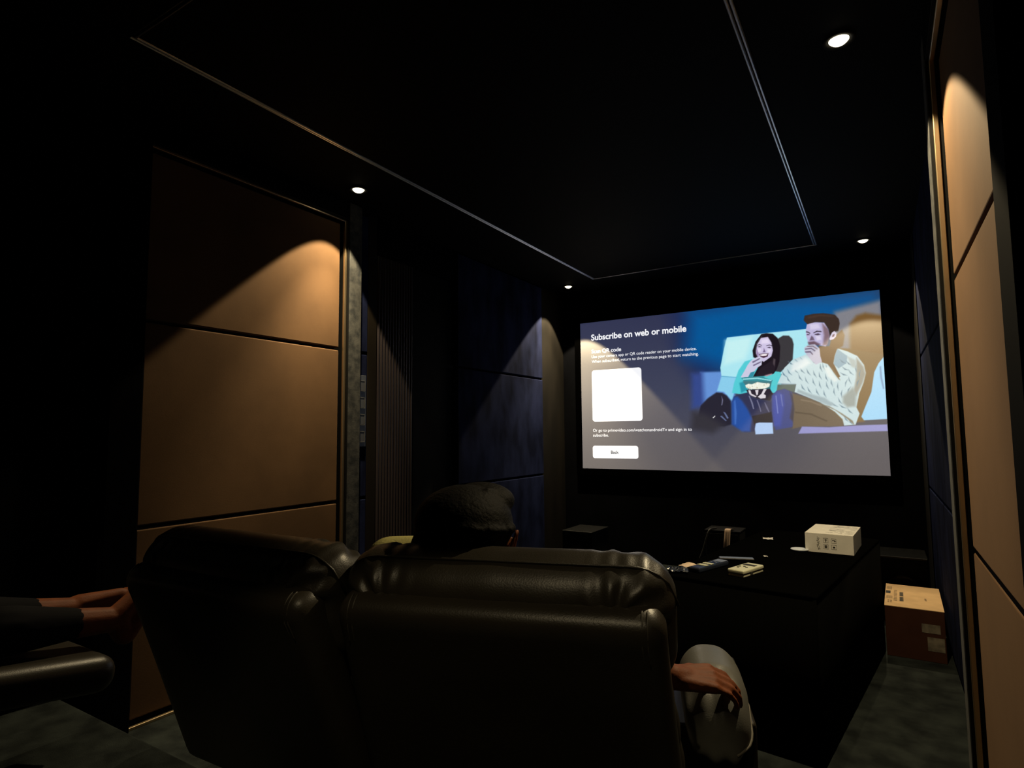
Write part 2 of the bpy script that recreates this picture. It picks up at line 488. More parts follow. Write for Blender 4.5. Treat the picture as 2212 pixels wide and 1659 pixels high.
PIC = [
 ((25, 40, 86), 90, [720,1143,1119,1134,1090,689,917,586,762,838]),  # dark V between the downlight pools, painted into the picture
 ((0, 84, 150), 75, [812,809,848,1129,1248,1156,1730,1129,1973,1120,2008,1060,1783,968,1714,775,1055,703]),
 ((128, 128, 136), 18, [1755,1017,2008,1060,2008,685,1713,740]),
 ((120, 88, 48), 12, [1835,934,1872,981,1920,992,2017,964,2012,718,1826,743]),
 ((120, 94, 58), 6, [1755,788,1823,777,1998,727,1996,642,1945,536,1902,428,1882,324,1692,306,1706,604]),
 ((100, 146, 214), 8, [912,687,1054,682,1159,641,1128,466,901,455]),
 ((52, 72, 138), 22, [852,678,927,687,931,447,844,431]),
 ((172, 230, 241), 2, [1099,914,1351,921,1591,924,1618,899,1591,750,1448,643,1158,636,1053,652,1048,710,1077,838]),
 ((138, 205, 236), 4, [1053,651,1159,638,1130,527,1117,478,1066,542,1020,550]),
 ((158, 212, 244), 2, [1973,676,2005,718,2008,641,2000,338,1880,333,1867,355,1894,423,1927,503,1948,623]),
 ((110, 150, 190), 3, [1977,654,1985,659,1987,588,1995,522,1988,518,1977,589]),
 ((58, 56, 60), 3, [1427,881,1452,895,1486,891,1505,868,1512,832,1502,733,1455,683,1427,655,1383,622,1381,849]),
 ((84, 204, 214), 3, [1209,742,1255,752,1297,687,1427,655,1427,573,1390,521,1177,521,1118,532,1134,600,1166,684]),
 ((40, 150, 170), 5, [1168,598,1203,608,1218,547,1177,531]),
 ((26, 19, 28), 2, [1320,917,1351,920,1390,913,1418,882,1432,827,1423,727,1404,675,1378,638,1255,633,1286,688,1308,741,1263,766,1260,811,1282,870]),
 ((90, 78, 84), 5, [1388,748,1398,740,1391,687,1379,694]),
 ((206, 196, 228), 2, [1313,891,1359,894,1379,855,1386,801,1375,763,1349,744,1327,730,1299,748,1281,791,1286,852]),
 ((150, 128, 170), 5, [1286,827,1298,796,1295,754,1284,785]),
 ((52, 40, 62), 1.2, [1291,845,1305,851,1321,842,1320,838,1305,846,1292,841]),
 ((52, 40, 62), 1.2, [1347,839,1367,842,1385,834,1384,828,1367,837,1348,834]),
 ((50, 40, 60), 1.5, [1291,834,1306,837,1319,830,1305,830]),
 ((50, 40, 60), 1.5, [1350,824,1366,828,1379,819,1365,819]),
 ((120, 100, 140), 2, [1331,823,1338,805,1341,793,1323,795,1329,805]),
 ((70, 40, 60), 1.5, [1298,784,1329,787,1359,784,1352,763,1327,756,1309,764]),
 ((245, 235, 240), 1, [1303,780,1329,783,1354,781,1345,771,1326,769,1309,773]),
 ((36, 28, 38), 3, [1309,693,1377,736,1396,681,1373,641,1273,635]),
 ((204, 202, 226), 2, [1248,745,1284,764,1309,766,1317,752,1313,711,1286,694,1251,654,1227,629,1178,636,1203,676,1225,716]),
 ((120, 110, 140), 1.2, [1254,736,1300,757,1308,752,1259,726]),
 ((120, 110, 140), 1.2, [1259,714,1307,735,1311,727,1261,705]),
 ((50, 140, 160), 2, [1224,632,1242,664,1270,671,1255,636]),
 ((190, 150, 160), 4, [1329,640,1373,649,1378,640,1339,631]),
 ((58, 140, 150), 1.5, [1182,629,1205,636,1317,635,1382,610,1379,587,1366,593,1203,602]),
 ((150, 220, 225), 1, [1190,626,1284,628,1371,607,1368,600,1283,619,1192,618]),
 ((90, 205, 210), 2, [1323,626,1367,641,1417,659,1430,637,1393,604,1425,590,1424,567,1353,571,1377,605]),
 ((70, 120, 128), 2, [1189,609,1371,597,1358,543,1223,550]),
 ((238, 240, 226), 1.5, [1205,581,1225,589,1248,585,1282,598,1316,590,1359,583,1355,564,1330,554,1280,548,1224,557,1209,566]),
 ((44, 38, 50), 2, [1209,550,1358,550,1378,510,1355,470,1278,488,1223,517]),
 ((222, 216, 222), 1.2, [1223,547,1236,546,1242,522,1273,503,1267,497,1228,517]),
 ((222, 216, 222), 1.2, [1266,545,1287,547,1282,514,1273,509]),
 ((222, 216, 222), 1.2, [1320,551,1338,549,1318,516,1331,507,1328,489,1298,487,1281,500,1304,519]),
 ((38, 36, 50), 5, [907,454,957,503,1016,541,1055,536,1084,516,1110,478,1109,320,1058,306,951,316,885,374]),
 ((52, 50, 58), 26, [849,412,935,397,1059,315,979,260,833,287]),
 ((112, 112, 140), 1.5, [1048,518,1058,486,1052,453,1045,450,1051,487]),
 ((100, 112, 150), 1.5, [1056,406,1070,400,1090,363,1080,358,1067,385]),
 ((100, 112, 150), 1.5, [1034,377,1046,379,1077,345,1071,342]),
 ((230, 230, 230), 1, [984,368,1000,381,1002,376,989,364]),
 ((50, 52, 82), 3, [1114,472,1130,508,1166,522,1223,532,1245,498,1289,481,1366,464,1366,327,1271,327,1249,270,1190,265,1109,320]),
 ((40, 80, 158), 8, [1112,466,1130,505,1153,507,1181,476,1213,421,1239,359,1224,270,1173,271,1108,320]),
 ((120, 122, 150), 1.2, [1223,510,1230,509,1248,461,1255,419,1248,420,1238,462]),
 ((112, 112, 140), 1.2, [1272,478,1279,478,1292,436,1299,400,1294,400,1283,442]),
 ((104, 104, 132), 1.2, [1319,462,1324,462,1341,423,1350,393,1345,393,1330,423]),
 ((34, 30, 42), 3, [1239,372,1368,399,1366,327,1266,330,1251,312]),
 ((58, 70, 130), 3, [1368,505,1398,536,1445,546,1486,523,1505,470,1513,424,1503,302,1380,278,1363,387]),
 ((60, 76, 160), 10, [1371,499,1406,527,1438,507,1440,443,1412,304,1370,304]),
 ((60, 56, 72), 6, [1476,524,1505,476,1519,424,1498,314,1469,355,1486,448]),
 ((104, 90, 74), 4, [1491,514,1573,485,1648,450,1726,386,1774,321,1766,298,1539,299,1481,285,1498,413]),
 ((106, 76, 46), 3, [1655,808,1720,802,1764,782,1740,687,1777,622,1755,596,1705,684,1660,698]),
 ((196, 218, 222), 2, [1451,683,1506,733,1586,762,1624,701,1666,704,1700,690,1728,643,1755,601,1766,607,1746,658,1733,694,1742,738,1759,785,1813,761,1864,729,1897,671,1904,621,1889,561,1863,496,1844,413,1859,374,1834,306,1773,302,1766,341,1726,389,1648,450,1573,488,1503,522,1515,571,1405,582]),
 ((150, 176, 190), 6, [1409,579,1509,575,1505,557,1402,562]),
 ((88, 104, 98), 3, [1405,574,1513,571,1503,520,1487,526,1445,546,1398,536]),
 ((120, 96, 66), 2.5, [1710,683,1729,660,1756,607,1765,584,1755,593,1730,636]),
 ((140, 170, 186), 2, [1742,738,1759,782,1783,758,1811,733,1804,688,1759,658,1734,687]),
 ((150, 150, 140), 6, [1859,718,1894,660,1902,615,1884,561,1847,485,1834,514,1852,596]),
 ((104, 134, 152), 2, [1473,724,1490,702,1515,696,1494,709]),
 ((104, 134, 152), 2, [1513,736,1527,712,1551,702,1531,719]),
 ((104, 134, 152), 2, [1545,745,1559,721,1583,712,1563,728]),
 ((104, 134, 152), 2, [1434,665,1441,637,1463,620,1448,642]),
 ((104, 134, 152), 2, [1467,674,1474,647,1495,630,1480,651]),
 ((104, 134, 152), 2, [1505,683,1512,656,1533,640,1518,661]),
 ((104, 134, 152), 2, [1541,681,1548,654,1570,637,1555,658]),
 ((104, 134, 152), 2, [1579,669,1584,641,1603,622,1591,645]),
 ((104, 134, 152), 2, [1617,656,1619,628,1636,607,1626,631]),
 ((104, 134, 152), 2, [1649,643,1648,615,1664,593,1655,618]),
 ((104, 134, 152), 2, [1462,629,1466,601,1486,582,1473,605]),
 ((104, 134, 152), 2, [1531,636,1535,609,1555,590,1542,613]),
 ((104, 134, 152), 2, [1569,618,1571,590,1588,570,1577,593]),
 ((104, 134, 152), 2, [1612,605,1611,578,1627,555,1618,580]),
 ((104, 134, 152), 2, [1648,587,1646,559,1659,536,1653,561]),
 ((104, 134, 152), 2, [1684,630,1684,602,1698,580,1691,604]),
 ((104, 134, 152), 2, [1687,579,1686,551,1701,529,1693,554]),
 ((104, 134, 152), 2, [1544,572,1548,544,1568,526,1555,549]),
 ((104, 134, 152), 2, [1579,553,1584,525,1603,507,1591,529]),
 ((104, 134, 152), 2, [1627,540,1629,513,1646,492,1636,516]),
 ((104, 134, 152), 2, [1670,528,1669,500,1684,479,1676,503]),
 ((104, 134, 152), 2, [1715,595,1712,568,1724,544,1719,569]),
 ((104, 134, 152), 2, [1729,538,1723,511,1734,487,1730,512]),
 ((104, 134, 152), 2, [1752,571,1745,545,1753,519,1752,545]),
 ((104, 134, 152), 2, [1773,525,1763,500,1769,474,1770,500]),
 ((104, 134, 152), 2, [1748,478,1752,450,1770,433,1758,455]),
 ((104, 134, 152), 2, [1806,589,1791,568,1790,542,1797,566]),
 ((104, 134, 152), 2, [1821,543,1803,524,1800,497,1809,521]),
 ((104, 134, 152), 2, [1767,717,1780,694,1803,685,1784,701]),
 ((104, 134, 152), 2, [1802,705,1813,681,1834,670,1818,687]),
 ((104, 134, 152), 2, [1778,669,1793,647,1816,642,1797,654]),
 ((104, 134, 152), 2, [1811,651,1820,625,1840,611,1825,630]),
 ((104, 134, 152), 2, [1766,633,1783,614,1806,611,1786,622]),
 ((104, 134, 152), 2, [1811,605,1811,579,1825,557,1817,581]),
 ((104, 134, 152), 2, [1855,677,1848,651,1855,625,1855,651]),
 ((104, 134, 152), 2, [1877,642,1866,618,1869,592,1872,617]),
 ((104, 134, 152), 2, [1869,586,1853,565,1852,539,1860,562]),
 ((104, 134, 152), 2, [1710,449,1723,427,1746,419,1727,433]),
 ((104, 134, 152), 2, [1752,434,1767,413,1791,408,1771,421]),
 ((104, 134, 152), 2, [1795,411,1803,386,1823,374,1809,392]),
 ((104, 134, 152), 2, [1774,363,1781,338,1800,323,1787,342]),
 ((104, 134, 152), 2, [1800,348,1804,321,1822,304,1810,325]),
 ((104, 134, 152), 2, [1672,699,1672,672,1687,649,1678,674]),
 ((104, 134, 152), 2, [1691,687,1691,658,1706,636,1698,661]),
 ((104, 134, 152), 2, [1659,695,1655,668,1669,643,1663,669]),
 ((130, 120, 100), 3, [1638,446,1698,424,1765,377,1820,331,1829,303,1792,343,1727,400]),
 ((190, 182, 218), 2, [1595,956,1621,962,1647,963,1697,954,1713,912,1719,871,1706,821,1695,802,1660,813,1630,825,1599,824,1586,884,1587,919]),
 ((132, 108, 120), 7, [1682,950,1716,912,1723,866,1705,809,1680,812,1688,874]),
 ((58, 44, 38), 2, [1577,981,1584,1012,1634,1018,1690,1016,1755,999,1776,969,1779,940,1769,892,1740,892,1721,866,1716,911,1692,956,1641,963,1597,954]),
 ((110, 80, 48), 4, [1727,842,1790,899,1802,863,1790,797,1759,782,1715,798]),
 ((222, 212, 230), 1.5, [1734,887,1747,895,1759,882,1755,859,1740,844,1722,840,1717,848,1726,870]),
 ((120, 90, 100), 2, [1736,873,1749,877,1744,860,1733,858]),
 ((56, 44, 54), 1.3, [1588,910,1602,905,1612,895,1610,891,1598,899,1587,902]),
 ((56, 44, 54), 1.3, [1629,897,1649,907,1672,903,1679,895,1652,900,1630,892]),
 ((70, 56, 76), 1.8, [1591,892,1605,889,1607,883,1592,884]),
 ((70, 56, 76), 1.8, [1635,886,1656,890,1671,881,1653,877,1638,881]),
 ((112, 94, 116), 3, [1617,878,1627,869,1634,848,1605,847,1609,859]),
 ((110, 86, 100), 5, [1595,839,1631,842,1666,819,1655,811,1614,817,1597,823]),
 ((192, 190, 208), 2, [1573,803,1583,813,1609,821,1635,821,1660,791,1662,744,1670,706,1634,691,1605,726,1573,777]),
 ((104, 92, 116), 1.3, [1576,798,1613,800,1636,781,1633,774,1611,794,1578,791]),
 ((104, 92, 116), 1.3, [1575,779,1608,779,1622,758,1618,753,1605,771,1579,772]),
 ((130, 112, 124), 1.5, [1588,815,1624,813,1649,791,1646,786,1622,807,1591,809]),
 ((214, 206, 232), 6, [1610,952,1659,951,1670,920,1614,917]),
 ((222, 214, 236), 6, [1640,876,1668,872,1672,847,1648,844]),
 ((228, 218, 242), 6, [1319,878,1358,881,1370,852,1318,852]),
 ((230, 220, 240), 4, [1353,811,1375,809,1369,789,1352,793]),
 ((226, 216, 238), 3, [1292,821,1313,820,1314,802,1295,796]),
 ((226, 236, 236), 10, [1500,709,1577,744,1604,702,1556,671,1487,652]),
 ((222, 232, 230), 6, [1679,669,1705,672,1750,585,1734,575,1699,611]),
 ((158, 178, 184), 6, [1524,539,1600,503,1675,478,1728,431,1698,426,1599,478,1518,521]),
 ((150, 160, 156), 9, [1774,482,1830,536,1848,496,1839,419,1795,415,1773,443]),
 ((172, 184, 182), 6, [1811,730,1853,704,1855,651,1830,665]),
 ((196, 240, 242), 18, [1088,894,1261,906,1241,825,1209,755,1073,727]),
 ((96, 172, 204), 2, [1053,652,1152,639,1152,634,1053,647]),
 ((120, 132, 196), 2, [1389,504,1395,503,1402,386,1396,386]),
 ((112, 122, 180), 2, [1419,511,1425,511,1432,431,1427,432]),
 ((128, 112, 94), 3, [1537,474,1598,461,1658,431,1652,425,1593,453,1537,466]),
 ((80, 68, 56), 3, [1502,395,1595,381,1684,334,1678,327,1589,373,1502,386]),
 ((66, 110, 190), 4, [1129,478,1138,484,1143,392,1136,320,1127,320]),
 ((62, 60, 66), 2, [1320,903,1328,909,1292,851,1279,798,1275,804,1287,858]),
 ((70, 52, 44), 3, [1602,1003,1674,1009,1745,994,1744,986,1674,999,1604,990]),
 ((255, 255, 246), 1, [1241,553,1244,556,1247,553,1244,549]),
 ((250, 250, 236), 1, [1220,579,1225,584,1230,578,1225,572]),
 ((188, 186, 160), 1, [1265,591,1270,595,1273,591,1270,586]),
 ((255, 255, 246), 1, [1277,585,1283,590,1288,584,1282,579]),
 ((188, 186, 160), 1, [1275,565,1280,570,1285,564,1280,560]),
 ((206, 200, 170), 1, [1273,561,1279,564,1283,560,1278,554]),
 ((188, 186, 160), 1, [1222,558,1226,562,1230,558,1226,554]),
 ((255, 255, 246), 1, [1225,585,1229,588,1232,585,1228,581]),
 ((250, 250, 236), 1, [1277,569,1282,574,1288,568,1281,563]),
 ((250, 250, 236), 1, [1294,571,1297,575,1299,571,1297,568]),
 ((188, 186, 160), 1, [1229,557,1234,561,1238,557,1233,552]),
 ((250, 250, 236), 1, [1248,574,1252,579,1258,573,1252,567]),
 ((206, 200, 170), 1, [1230,566,1235,570,1239,565,1234,561]),
 ((250, 250, 236), 1, [1304,557,1310,563,1315,557,1309,551]),
 ((255, 255, 246), 1, [1253,580,1256,584,1260,580,1256,576]),
 ((250, 250, 236), 1, [1319,560,1323,565,1329,559,1323,554]),
 ((250, 250, 236), 1, [1256,561,1261,564,1264,561,1260,557]),
 ((188, 186, 160), 1, [1246,571,1250,575,1254,571,1250,567]),
 ((255, 255, 246), 1, [1234,573,1238,575,1241,572,1237,569]),
 ((255, 255, 246), 1, [1237,560,1241,564,1244,559,1241,556]),
 ((188, 186, 160), 1, [1318,576,1323,582,1328,575,1323,571]),
 ((188, 186, 160), 1, [1334,583,1338,588,1342,583,1338,579]),
 ((255, 255, 246), 1, [1267,571,1271,575,1274,571,1271,568]),
 ((206, 200, 170), 1, [1212,564,1218,569,1223,564,1217,559]),
 ((250, 250, 236), 1, [1230,554,1234,558,1238,554,1234,550]),
 ((250, 250, 236), 1, [1345,586,1348,589,1351,586,1348,582]),
 ((176, 204, 242), 2.5, [1261,323,1283,329,1364,327,1366,255,1257,251,1254,288]),
 ((146, 146, 202), 3, [1537,299,1691,293,1838,302,1999,306,2000,266,1740,260,1514,254]),
]

# ------------------------------------------------------------------ projector screen and the picture on it
SX0, SX1, SZ0, SZ1, SY = -2.515, 0.045, 0.8495, 2.2875, 5.40
NX, NY = 640, 360


def paint():
    yy, xx = np.mgrid[0:NY + 1, 0:NX + 1].astype(np.float64)
    U = xx / NX * 2000.0
    V = yy / NY * 1125.0
    img = np.zeros((NY + 1, NX + 1, 3))
    # base: navy field turning grey towards the foot
    top = np.array([48, 52, 80.0]); mid = np.array([62, 66, 88.0]); bot = np.array([82, 79, 86.0])
    t = (V / 1125.0)[..., None]
    base = np.where(t > 0.5, mid + (top - mid) * (t - 0.5) * 2, bot + (mid - bot) * t * 2)
    img[:] = base
    px = 2000.0 / NX
    for c, f, p in PIC:
        P = np.array(p, dtype=np.float64).reshape(-1, 2)
        fw = max(0.7, f * 1.0) * px * 0.9
        x0, x1 = P[:, 0].min() - fw * 2, P[:, 0].max() + fw * 2
        y0, y1 = P[:, 1].min() - fw * 2, P[:, 1].max() + fw * 2
        i0, i1 = max(0, int(x0 / px)), min(NX, int(x1 / px) + 1)
        j0, j1 = max(0, int(y0 / 1125.0 * NY)), min(NY, int(y1 / 1125.0 * NY) + 1)
        if i1 <= i0 or j1 <= j0:
            continue
        u = U[j0:j1 + 1, i0:i1 + 1]; v = V[j0:j1 + 1, i0:i1 + 1]
        ins = np.zeros(u.shape, bool)
        dist = np.full(u.shape, 1e9)
        n = len(P)
        for k_ in range(n):
            ax, ay = P[k_]; bx_, by_ = P[(k_ + 1) % n]
            cond = ((ay > v) != (by_ > v))
            with np.errstate(divide='ignore', invalid='ignore'):
                xi = (bx_ - ax) * (v - ay) / (by_ - ay + 1e-12) + ax
            ins ^= cond & (u < xi)
            ex, ey = bx_ - ax, by_ - ay
            L2 = ex * ex + ey * ey + 1e-9
            tt = np.clip(((u - ax) * ex + (v - ay) * ey) / L2, 0, 1)
            dist = np.minimum(dist, np.hypot(u - ax - tt * ex, v - ay - tt * ey))
        sd = np.where(ins, dist, -dist)
        a = np.clip(sd / fw + 0.5, 0, 1)
        a = (a * a * (3 - 2 * a))[..., None]
        blk = img[j0:j1 + 1, i0:i1 + 1]
        img[j0:j1 + 1, i0:i1 + 1] = blk * (1 - a) + np.array(c, float) * a
    # slight grain of the compressed video
    rng = np.random.default_rng(3)
    img += rng.normal(0, 1.6, img.shape[:2])[..., None]
    s = np.clip(img / 255.0, 0, 1)
    return np.where(s <= 0.04045, s / 12.92, ((s + 0.055) / 1.055) ** 2.4)


scr = thing('projector_screen', 'wide lit projector screen showing a subscribe page on the front wall', 'projector screen', ((SX0 + SX1) / 2, SY, SZ0))
cx = (SX0 + SX1) / 2
bm = bmesh.new()
fw = 0.06
bx(bm, SX0 - cx - fw, SX1 - cx + fw, 0.004, 0.02, -fw, SZ1 - SZ0 + fw)
obj('backing', bm, M['screenframe'], scr)
bm = bmesh.new()
for a in ((SX0 - cx - fw, SX0 - cx, -fw, SZ1 - SZ0 + fw), (SX1 - cx, SX1 - cx + fw, -fw, SZ1 - SZ0 + fw), (SX0 - cx, SX1 - cx, -fw, 0.0), (SX0 - cx, SX1 - cx, SZ1 - SZ0, SZ1 - SZ0 + fw)):
    bx(bm, a[0], a[1], -0.012, 0.004, a[2], a[3])
obj('frame', bm, M['screenframe'], scr)
rgb = paint()
xs = np.linspace(SX0 - cx, SX1 - cx, NX + 1)
zs = np.linspace(0, SZ1 - SZ0, NY + 1)
gx, gz_ = np.meshgrid(xs, zs)
co = np.stack([gx, np.zeros_like(gx), gz_], -1).reshape(-1, 3)
idx = np.arange((NX + 1) * (NY + 1)).reshape(NY + 1, NX + 1)
quads = np.stack([idx[:-1, :-1], idx[:-1, 1:], idx[1:, 1:], idx[1:, :-1]], -1).reshape(-1, 4)
me = bpy.data.meshes.new('picture')
me.vertices.add(len(co)); me.vertices.foreach_set('co', co.ravel())
me.loops.add(quads.size); me.loops.foreach_set('vertex_index', quads.ravel().astype(np.int32))
me.polygons.add(len(quads)); me.polygons.foreach_set('loop_start', np.arange(0, quads.size, 4, dtype=np.int32))
me.update()
at = me.color_attributes.new('picture', 'FLOAT_COLOR', 'POINT')
at.data.foreach_set('color', np.concatenate([rgb.reshape(-1, 3), np.ones((len(co), 1))], 1).astype(np.float32).ravel())
mp = bpy.data.materials.new('projected_picture')
mp.use_nodes = True
nt = mp.node_tree
b = nt.nodes['Principled BSDF']
b.inputs['Base Color'].default_value = (0.22, 0.22, 0.23, 1)
b.inputs['Roughness'].default_value = 0.95
b.inputs['Specular IOR Level'].default_value = 0.05
an = nt.nodes.new('ShaderNodeVertexColor'); an.layer_name = 'picture'
nt.links.new(an.outputs['Color'], b.inputs['Emission Color'])
b.inputs['Emission Strength'].default_value = 1.0
me.materials.append(mp)
pic = bpy.data.objects.new('picture', me); link(pic, scr)
pic['label'] = 'couple eating popcorn on a white sofa beside a dark text page'


def text(name, s, x0, x1, zbase, mat_, bold=0.0):
    cu = bpy.data.curves.new(name, 'FONT')
    cu.body = s
    cu.size = 1.0
    cu.offset = bold
    cu.extrude = 0.0
    cu.resolution_u = 6
    o = bpy.data.objects.new(name, cu)
    C.objects.link(o)
    dg = bpy.context.evaluated_depsgraph_get()
    me = bpy.data.meshes.new_from_object(o.evaluated_get(dg))
    bpy.data.objects.remove(o)
    bpy.data.curves.remove(cu)
    v = np.zeros(len(me.vertices) * 3); me.vertices.foreach_get('co', v); v = v.reshape(-1, 3)
    k_ = (x1 - x0) / (v[:, 0].max() - v[:, 0].min())
    out = np.stack([(v[:, 0] - v[:, 0].min()) * k_ + x0 - cx, np.full(len(v), -0.0009), v[:, 1] * k_ + zbase - SZ0], -1)
    me.vertices.foreach_set('co', out.ravel())
    me.materials.clear(); me.materials.append(mat_)
    me.name = name
    return link(bpy.data.objects.new(name, me), scr)


text('heading_text', 'Subscribe on web or mobile', -2.398, -1.459, 2.107, M['whitetext'], 0.026)
text('scan_text', 'Scan QR code', -2.397, -2.088, 1.978, M['whitetext'], 0.022)
text('body_text', 'Use your camera app or QR code reader on your mobile device.', -2.397, -1.374, 1.930, M['whitetext'], 0.004)
text('body_text', 'When subscribed, return to the previous page to start watching.', -2.397, -1.357, 1.882, M['whitetext'], 0.004)
text('body_text', 'Or go to primevideo.com/watchonandroidTv and sign in to', -2.398, -1.439, 1.206, M['whitetext'], 0.004)
text('body_text', 'subscribe.', -2.398, -2.236, 1.158, M['whitetext'], 0.004)


def rrect(x0, x1, z0, z1, r, y):
    bm = bmesh.new()
    vs = []
    for (cx_, cz_, a0) in ((x1 - r, z0 + r, -90), (x1 - r, z1 - r, 0), (x0 + r, z1 - r, 90), (x0 + r, z0 + r, 180)):
        for i in range(7):
            a = math.radians(a0 + 15 * i)
            vs.append(bm.verts.new((cx_ + r * math.cos(a) - cx, y, cz_ + r * math.sin(a) - SZ0)))
    bm.faces.new(vs)
    return bm


o = obj('code_card', rrect(-2.400, -1.893, 1.304, 1.808, 0.028, -0.0004), M['whitetext'], scr); o['label'] = 'blank white rounded square card'
o = obj('back_button', rrect(-2.405, -1.943, 0.950, 1.070, 0.022, -0.0004), M['whitetext'], scr); o['label'] = 'white rounded button'
text('button_text', 'Back', -2.216, -2.137, 0.995, M['darktext'], 0.02)

# ------------------------------------------------------------------ recliners
TH = math.radians(22)
BACK = Matrix.Translation((0, -0.30, 0.39)) @ Matrix(((1, 0, 0, 0), (0, -math.sin(TH), math.cos(TH), 0), (0, math.cos(TH), math.sin(TH), 0), (0, 0, 0, 1)))
# BACK maps (u across, v up the back, w towards the sitter)


SIDE = 1


def shell_fn(p):
    v = p.y + 0.29
    p.x *= 1.0 + (0.30 * max(0, 0.52 - v) ** 1.2 if p.x * SIDE > 0 else 0.0)
    p.z += 0.012 * math.cos(p.x * 5) * (1 if p.z > 0 else 0)
    if p.z < 0:                                        # slight hollow in the outside back
        p.z += 0.008 * math.cos(min(1, abs(p.x) / 0.26) * PI / 2) * math.cos(min(1, abs(p.y) / 0.26) * PI / 2)
    return p


def head_fn(p):
    # puffed headrest, gathered into folds at its two upper corners
    k_ = 1.0 + 0.10 * math.cos(min(1, abs(p.x) / 0.30) * PI / 2)
    p.z *= k_
    ax = abs(p.x)
    if ax > 0.14:
        cx_, cy_ = 0.215, 0.045
        a = math.atan2(p.y - cy_, ax - cx_)
        rr = math.hypot(p.y - cy_, ax - cx_)
        f = min(1, max(0, (ax - 0.14) / 0.08))
        amp = 0.0075 * f * math.exp(-((rr - 0.055) / 0.05) ** 2)
        side = max(-1.0, min(1.0, p.z / 0.05))
        p.z += side * amp * math.sin(a * 9 + 60 * rr + 2.2 * noise.noise(Vector((p.x * 7, 1.3, 0.5)))) * (0.7 + 0.6 * noise.noise(Vector((a * 1.7, p.x * 3, 4))))
        if p.y > 0.06:
            p.y += 0.0010 * f * math.sin(ax * 200)
    p.y += 0.001 * noise.noise(Vector((p.x * 9, p.z * 14, 2)))
    p.z += 0.004 * noise.noise(Vector((p.x * 11, p.y * 11, 5)))
    return p


def cush_fn(p):
    v = p.y + 0.28
    p.x *= 1.0 + (0.30 * max(0, 0.50 - v) if p.x * SIDE > 0 else 0.0)
    p.x *= 1.0 - 0.035 * math.exp(-((v - 0.36) / 0.05) ** 2)      # pinched under the headrest
    if abs(p.x) > 0.2:
        p.x += math.copysign(0.004 * math.sin(v * 34), p.x)
    p.z += 0.012 * math.cos(p.x * 4.5) + 0.006 * noise.noise(Vector((p.x * 8, p.y * 8, 9)))
    return p


def pad_fn(p):
    y = p.y
    if p.z > 0:
        p.z += 0.022 * math.cos(min(1, abs(p.x) / 0.085) * PI / 2)
    if y < -0.08:
        q = (-0.08 - y)
        p.z -= 1.2 * q * q + 0.25 * q
        p.x *= 1 - 0.8 * q
        f = min(1, q / 0.06)
        p.z += 0.005 * f * math.sin(p.x * 150)
    if y > 0.0:
        q = y
        p.z -= 1.7 * q * q
    return p


